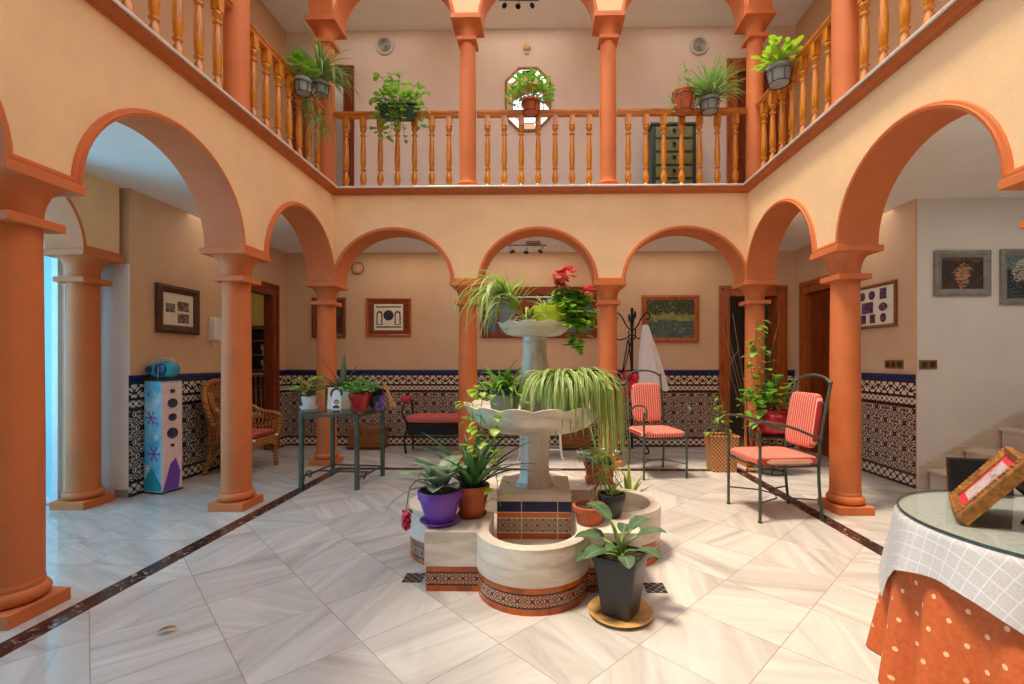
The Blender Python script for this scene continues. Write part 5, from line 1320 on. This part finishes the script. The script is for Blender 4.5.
for k, pts in enumerate(([(0, 0, .08), (-.12, 0, .9), (-.36, .02, 1.9)], [(.01, 0, .08), (-.1, .02, 1.0), (-.27, .05, 1.75)], [(0, .01, .08), (-.06, 0, .9), (-.22, .02, 2.0)], [(.01, 0, .08), (.12, -.02, .9), (.36, -.05, 2.05)], [(0, -.01, .08), (.10, .0, .8), (.30, -.02, 1.75)], [(0, 0, .08), (-.14, -.02, .8), (-.27, -.02, 1.3), (-.16, -.02, 1.55)])):
    MB().tube(bez([V(*q) for q in pts], 7), .0045, 5).build('twig', M['bark'], t)

# ================================================================== round table at the right
RX, RY, RR = 2.06, 1.88, .515
t = thing('round_table', 'round wooden table hidden under the orange dotted skirt', 'table', (RX, RY, 0))
MB().lathe([(.001, .70), (RR-.02, .70), (RR-.015, .72), (RR-.02, .737), (.001, .737)], n=48).build('table_top', M['chest_wood'], t)
b = MB(); b.lathe([(.20, 0), (.20, .03), (.05, .08), (.045, .70)], n=20); b.build('pedestal', M['chest_wood'], t)
def cloth(name, drop, flare, fold, nf, mat, top, label, ph=0., n=180, m=16, wob=0.):
    b = MB(); vs, uv = [], []; rings = [0, .25, .6, .9, 1.0]
    for q in rings:
        for i in range(n): a_ = 2*PI*i/n; vs.append((RR*q*math.cos(a_), RR*q*math.sin(a_), top)); uv.append((vs[-1][0], vs[-1][1]))
    for j in range(1, m+1):
        for i in range(n):
            a_ = 2*PI*i/n; D = drop(a_); tt = j/m
            fo = fold*(max(0, tt-.2) if name == 'table_skirt' else tt)*(math.sin(nf*a_+ph)+.35*math.sin(nf*1.7*a_+1.3+ph)) if True else 0
            r = RR+(.004 if name == 'table_skirt' else .012)+flare*tt+max(fo, -.8*flare*tt-.004); vs.append((r*math.cos(a_), r*math.sin(a_), top-.006-D*tt+wob*tt*math.sin(nf*a_+1)))
            uv.append(((RR+D*tt)*math.cos(a_), (RR+D*tt)*math.sin(a_)) if name != 'table_skirt' else (a_*.6, top-D*tt))
    fs = [(j*n+i, j*n+(i+1) % n, (j+1)*n+(i+1) % n, (j+1)*n+i) for j in range(len(rings)+m-1) for i in range(n)]
    def u_(f): 
        q = [uv[k] for k in f]
        if name == 'table_skirt' and f[1] % n == 0: q = [q[0], (q[1][0]+2*PI*.6, q[1][1]), (q[2][0]+2*PI*.6, q[2][1]), q[3]]
        return q
    b.add(vs, fs, 0, [u_(f) for f in fs])
    o = b.build(name, M[mat], loc=(RX, RY, 0), recalc=False, smooth=60); return tag(o, label, 'tablecloth')
cloth('table_skirt', lambda a_: .728, .060, .065, 14, 'dots', .739, 'orange table skirt with small pale dots hanging to the floor')
def sqdrop(a_):
    d_ = (a_-math.radians(190)) % (PI/2); d_ = min(d_, PI/2-d_); return max(.10, 0.68/math.cos(d_)-RR)
cloth('tablecloth', sqdrop, .050, .014, 11, 'check', .743, 'white checked cloth laid over the orange skirt of the round table')
b = MB(); b.lathe([(.001, .7445), (RR, .7445), (RR+.004, .749), (RR, .754), (.001, .754)], n=96); tag(b.build('glass_table_top', M['glass'], loc=(RX, RY, 0)), 'round greenish glass sheet lying on the white cloth of the round table', 'glass top')
b = MB().tube([((RR+.003)*math.cos(2*PI*k/96), (RR+.003)*math.sin(2*PI*k/96), .749) for k in range(96)], .0045, 6, closed=True); b.build('glass_edge', plain('dark_green_glass_edge', (44, 66, 58), .15), bpy.data.objects['glass_table_top'])
TT = .755
t = thing('gilt_framed_photo', 'gilded frame with a red mount and a photo, leaning on the round glass', 'photo frame', (1.79, 2.03, TT), math.radians(53))
# local +x along the lower edge, picture side local +y
mt = Matrix.Rotation(math.radians(37), 4, 'X'); b = MB(); W, H, fw = .17, .33, .038
P_ = [(-W, 0), (W, 0), (W, H), (-W, H)]; Q_ = [(-W+fw, fw), (W-fw, fw), (W-fw, H-fw), (-W+fw, H-fw)]
lv = [(P_, -.012), (P_, .03), ([(p[0]*.6+q[0]*.4, p[1]*.6+q[1]*.4) for p, q in zip(P_, Q_)], .045), (Q_, .028), (Q_, 0.)]
b.add([(p[0], y, p[1]) for L_, y in lv for p in L_], [(i*4+k, i*4+(k+1) % 4, (i+1)*4+(k+1) % 4, (i+1)*4+k) for i in range(4) for k in range(4)])
b.box(-W+.004, W-.004, -.004, .004, .004, H-.004)
b.xf(mt); b.build('frame', M['gold'], t, smooth=0, bevel=.003)
b = MB()
for k in range(22):
    for (x, z_) in ((-W+.02+k*(2*W-.04)/21, H-.014), (-W+.02+k*(2*W-.04)/21, .014)): b.blob((x, .041, z_), (.019, .009, .015), 1, 8, 6)
for k in range(15):
    for x in (-W+.014, W-.014): b.blob((x, .041, .03+k*(H-.06)/14), (.015, .009, .02), 1, 8, 6)
b.xf(mt); b.build('carved_beading', M['gold'], t)
b = MB().box(-W+fw-.004, W-fw+.004, .004, .020, fw-.004, H-fw+.004); b.xf(mt); b.build('mount', M['pink_red_cloth'], t, smooth=0)
b = MB().box(-W+fw+.03, W-fw-.03, .020, .022, fw+.03, H-fw-.03); b.xf(mt); b.build('photograph', M['photo_people'], t, smooth=0)
b = MB(); q = mt @ V(0, -.004, .22); b.tube([(0, q.y, q.z), (0, -.30, .008)], .008, 6); b.build('easel_leg', M['black'], t)
t = thing('folding_easel', 'black crossed folding easel at the right edge of the glass table', 'easel', (2.06, 1.93, TT), .25)
b = MB(); b.prism([(-.15, .0), (-.10, .0), (.19, .20), (.15, .225)], -.012, .012, 'y'); b.build('leg', M['black'], t, smooth=0, bevel=.003)
b = MB(); b.prism([(-.17, .155), (-.13, .18), (.17, .035), (.17, .0), (.13, .0)], .018, .04, 'y'); b.build('leg', M['black'], t, smooth=0, bevel=.003)
MB().tube([(.02, -.016, .105), (.02, .044, .105)], .008, 8).build('hinge_pin', M['black'], t)
t = thing('small_framed_photo', 'black back of a small photo frame standing at the far edge of the glass table', 'photo frame', (2.145, 2.315, TT), -.25)
mt = Matrix.Rotation(-.10, 4, 'X')
b = MB().box(-.125, .125, -.008, .008, 0, .165); b.xf(mt); b.build('backboard', M['black'], t, smooth=0, bevel=.003)
b = MB()
for (x0, x1, z0, z1) in ((-.13, .13, 0, .02), (-.13, .13, .15, .17), (-.13, -.11, .02, .15), (.11, .13, .02, .15)): b.box(x0, x1, .008, .02, z0, z1)
b.xf(mt); b.build('frame', M['dark_wood'], t, smooth=0)

# ================================================================== upper gallery
t = thing('wall_mirror', 'octagonal mirror with a mirrored border on the upper wall', 'mirror', (-.24, UY, 5.675))
def octo(w_, h_, c_): return [(-w_+c_, -h_), (w_-c_, -h_), (w_, -h_+c_), (w_, h_-c_), (w_-c_, h_), (-w_+c_, h_), (-w_, h_-c_), (-w_, -h_+c_)]
def oring(b, A, B_, y0, y1, y2):
    b.add([(p[0], 0, p[1]) for p in A]+[(p[0], y0, p[1]) for p in A]+[(p[0], y1, p[1]) for p in B_]+[(p[0], y2, p[1]) for p in B_], [(i*8+k, i*8+(k+1) % 8, (i+1)*8+(k+1) % 8, (i+1)*8+k) for i in range(3) for k in range(8)])
b = MB(); oring(b, octo(.375, .525, .22), octo(.345, .495, .205), -.03, -.035, -.015); b.build('outer_frame', M['brass'], t, smooth=0)
b = MB(); oring(b, octo(.345, .495, .205), octo(.26, .41, .16), -.018, -.03, -.02); b.build('mirrored_border', M['mirror'], t, smooth=0)
b = MB(); oring(b, octo(.26, .41, .16), octo(.245, .395, .152), -.032, -.034, -.015); b.build('inner_frame', M['brass'], t, smooth=0)
MB().prism(octo(.25, .40, .155), -.018, -.014, 'y').build('mirror_glass', M['mirror'], t, smooth=0)
t = thing('chest_of_drawers', 'dark green chest of drawers with olive fronts on the upper gallery', 'chest of drawers', (2.02, 7.38, FL2))
w_, h_ = .68, 1.38
b = MB(); b.box(-w_/2, w_/2, -.18, .2, .08, h_-.04); b.box(-w_/2-.02, w_/2+.02, -.2, .2, h_-.04, h_); b.box(-w_/2, w_/2, -.18, .2, 0, .08); b.build('body', M['green_paint'], t, smooth=0, bevel=.005)
for k in range(6):
    z0 = .13+k*.205; d_ = MB(); d_.box(-w_/2+.06, w_/2-.06, -.192, -.18, z0, z0+.165); do = d_.build('drawer', M['olive_paint'], t, smooth=0, bevel=.004)
    b = MB(); b.cbox((0, -.195, z0+.10), (.05, .006, .05)); b.tube([(-.018, -.2, z0+.09), (-.015, -.21, z0+.05), (.015, -.21, z0+.05), (.018, -.2, z0+.09)], .005, 6); b.build('drop_handle', M['black_iron'], do)
RT_ = FL2+1.10
def rail_pot(label, loc, kind, r0, r1, h, mat, rz=0., holder=True, **kw):
    t = plant(label, loc, rz=rz)
    if holder:
        b = MB()
        for z_, r in ((.012, r0+.012), (h*.75, r1+.008)): b.tube([(r*math.cos(2*PI*k/20), r*math.sin(2*PI*k/20), z_) for k in range(20)], .005, 5, closed=True)
        for k in range(6): a_ = PI*k/3; b.tube([((r0+.012)*math.cos(a_), (r0+.012)*math.sin(a_), .012), ((r1+.008)*math.cos(a_), (r1+.008)*math.sin(a_), h*.75)], .004, 5)
        b.tube([(0, r1+.008, h*.75), (0, r1+.03, h*.9), (0, r1+.05, h*.75)], .005, 5); b.build('wire_holder', M['black_iron'], t)
    pot(t, r0, r1, h, mat, rim=.006, rimh=.03, z=.012); return t
# left side rail
RXI = -2.948+.16
p = xp(303, 92, RXI); t = rail_pot('grey-white hanging pot with a small pothos on the left side balcony', (RXI, p.y, p.z-.03), 0, .07, .088, .16, 'grey_pot', -PI/2)
b = MB(); s_ = MB(); bushy(s_, b, (0, 0, .19), 40, .15, .22, .09, 'heart', asp=.8); s_.build('stems', M['green_stem'], t); b.build('leaves', M['fern'], t, recalc=False)
p = xp(321, 95, RXI); t = rail_pot('hanging pot with a big spider plant spilling down beside the left corner column', (RXI, p.y, p.z-.02), 0, .07, .088, .16, 'grey_pot', -PI/2)
b = MB(); spider(b, (.02, 0, .2), 130, .34, .66, .024, .5, 1.45, 1.2, 2.8)
for k in range(5): leaf(b, (0, 0, .2), R(0, 6), 1.45, .62, .03, .25, 9, 'strap')
so = MB()
for k, (x, y, z_) in enumerate(((.12, -.1, -.25), (.18, .05, -.4), (.2, -.08, -.15), (.1, .1, -.5))):
    so.tube(bez([(0, 0, .2), (x*.8, y*.6, .24), (x, y, 0), (x, y, z_)], 6), .003, 5); spider(b, (x, y, z_), 20, .16, .32, .015, -.5, .9, .8, 1.9, r=.01)
so.build('runners', M['green_stem'], t); b.build('leaves', M['spider_dark'], t, recalc=False)
# back rail, left: fern box
t = plant('green trough of trailing feathery foliage on the left back balustrade', (-1.93, YB-.09, RT_-.16))
b = MB(); b.add([(-.22, -.07, 0), (.22, -.07, 0), (.22, .03, 0), (-.22, .03, 0), (-.25, -.09, .18), (.25, -.09, .18), (.25, .035, .18), (-.25, .035, .18)], [(3, 2, 1, 0), (0, 1, 5, 4), (1, 2, 6, 5), (2, 3, 7, 6), (3, 0, 4, 7), (4, 5, 6, 7)]); b.box(-.26, .26, -.1, .035, .165, .185); b.build('pot', M['green_paint'], t, smooth=0)
b = MB(); s_ = MB()
for pts in ([(-.1, 0, .18), (-.15, -.02, .4), (-.22, -.02, .58)], [(-.05, 0, .18), (-.08, -.02, .42), (-.1, -.02, .62)], [(0, 0, .18), (.02, 0, .36), (.0, -.02, .5)], [(.12, 0, .18), (.2, -.02, .4), (.28, -.02, .52)], [(.15, 0, .18), (.3, 0, .34), (.42, 0, .38)], [(-.15, 0, .18), (-.3, 0, .3), (-.4, 0, .28)],
            [(-.15, -.06, .18), (-.24, -.12, .12), (-.22, -.13, -.1), (-.17, -.13, -.32)], [(-.05, -.06, .18), (-.07, -.14, .1), (-.05, -.14, -.15), (-.1, -.14, -.3)], [(.05, -.06, .18), (.08, -.13, .1), (.1, -.13, -.12), (.12, -.13, -.3)], [(.2, -.06, .18), (.32, -.1, .15), (.34, -.12, -.05), (.33, -.12, -.15)], [(.0, -.06, .18), (-.02, -.15, .16), (.02, -.15, .02)]): vine(s_, b, [V(*q) for q in pts], .022, .08, 'oval', .004, 1.1)
bushy(s_, b, (0, -.04, .17), 110, .28, .16, .08); s_.build('stems', M['green_stem'], t); b.build('leaves', M['fern'], t, recalc=False)
# back rail, centre
t = rail_pot('bushy green plant on the middle back balustrade below the mirror', (-.155, YB-.13, RT_-.11), 0, .09, .12, .16, 'terra')
b = MB(); s_ = MB(); bushy(s_, b, (0, 0, .12), 190, .30, .38, .075, asp=.55); s_.build('stems', M['green_stem'], t); b.build('leaves', M['bush'], t, recalc=False)
# back rail, right
t = rail_pot('orange clay pot with wispy stems on the right back balustrade', (1.85, YB-.15, RT_-.13), 0, .10, .145, .27, 'terra')
b = MB(); s_ = MB()
for pts in ([(0, 0, .25), (.02, 0, .5), (.0, 0, .7)], [(.03, 0, .25), (.06, 0, .45), (.1, 0, .58)], [(-.03, 0, .25), (-.06, 0, .4), (-.05, 0, .5)], [(.05, 0, .25), (-.08, -.1, .3), (-.2, -.12, .05), (-.22, -.1, -.2)]): vine(s_, b, [V(*q) for q in pts], .06, .05, 'oval', .003)
s_.build('stems', M['green_stem'], t); b.build('leaves', M['fern'], t, recalc=False)
t = rail_pot('grey pot with a full pale spider plant on the right back balustrade', (2.19, YB-.15, RT_-.13), 0, .09, .12, .17, 'grey_pot')
b = MB(); spider(b, (0, 0, .16), 230, .3, .6, .019, .6, 1.5, .6, 2.3); b.build('leaves', M['spider_dark'], t, recalc=False)
# right side rail
p = xp(779, 80, 2.843-.17); t = rail_pot('pale hanging pot of orchid leaves in black wire on the right side balcony', (2.843-.17, p.y, p.z-.06), 0, .10, .13, .19, 'grey_pot', PI/2)
b = MB(); s_ = MB(); bushy(s_, b, (0, 0, .2), 34, .22, .26, .12, 'oval', asp=.6)
for k in range(16): leaf(b, (0, 0, .19), R(0, 6.28), R(.3, 1.1), R(.22, .4), .05, R(.8, 2.2), 8, 'strap', .3)
for (a_, L) in ((.5, .35), (2.4, .42), (3.4, .38)): leaf(b, (0, 0, .2), a_, .9, L, .07, 1.3, 8, 'strap', .3)
s_.build('stems', M['green_stem'], t); b.build('leaves', M['pothos'], t, recalc=False)

# furniture glimpsed through the left door
t = thing('glass_cabinet', 'dark cabinet with shelves of glassware seen through the left doorway', 'cabinet', (-5.62, 9.15, 0))
b = MB(); b.box(-.6, .6, -.25, .25, 0, .9); b.box(-.6, -.55, -.2, .25, .9, 2.0); b.box(.55, .6, -.2, .25, .9, 2.0); b.box(-.62, .62, -.24, .26, 2.0, 2.08); b.box(-.55, .55, .2, .25, .9, 2.0); b.build('carcass', M['dark_wood'], t, smooth=0)
for z_ in (1.2, 1.5, 1.78): MB().box(-.55, .55, -.18, .2, z_, z_+.02).build('shelf', M['chest_wood'], t, smooth=0)
t = thing('dining_chair', 'cream-backed dining chair glimpsed through the left doorway', 'chair', (-4.86, 7.95, 0), .9)
for sx in (-1, 1):
    MB().tube([(sx*.2, -.2, 0), (sx*.2, -.2, .44)], .02, 8).build('leg', M['saucer_wood'], t); MB().tube([(sx*.2, .2, 0), (sx*.2, .2, .45), (sx*.2, .26, 1.2)], .02, 8).build('leg', M['saucer_wood'], t)
MB().blob((0, 0, .47), (.46, .46, .07), .3, 24, 10).build('seat', M['cream_card'], t)
b = MB()
for k in range(5): b.tube([(-.16+.08*k, .21, .5), (-.16+.08*k, .25, 1.12)], .009, 6)
b.tube([(-.2, .255, 1.15), (.2, .255, 1.15)], .03, 8); b.build('backrest', M['saucer_wood'], t)

gl = None
for k in range(8):
    x_, z_ = (-5.9+.16*(k % 4), (1.22, 1.52)[k//4]+.002)
    if gl is None:
        gl = MB().lathe([(.03, 0), (.032, .004), (.008, .01), (.006, .07), (.035, .10), (.042, .15), (.038, .19), (.035, .19), (.034, .11), (.001, .085)], n=14).build('wine_glass', M['white_pot']); o = gl
        tag(o, 'stemmed glass standing on a shelf of the dark cabinet through the left doorway', 'glass', 'glasses in the dark cabinet')
    else:
        o = gl.copy(); COL.objects.link(o)
    o.location = (x_+.36, 9.12, z_)
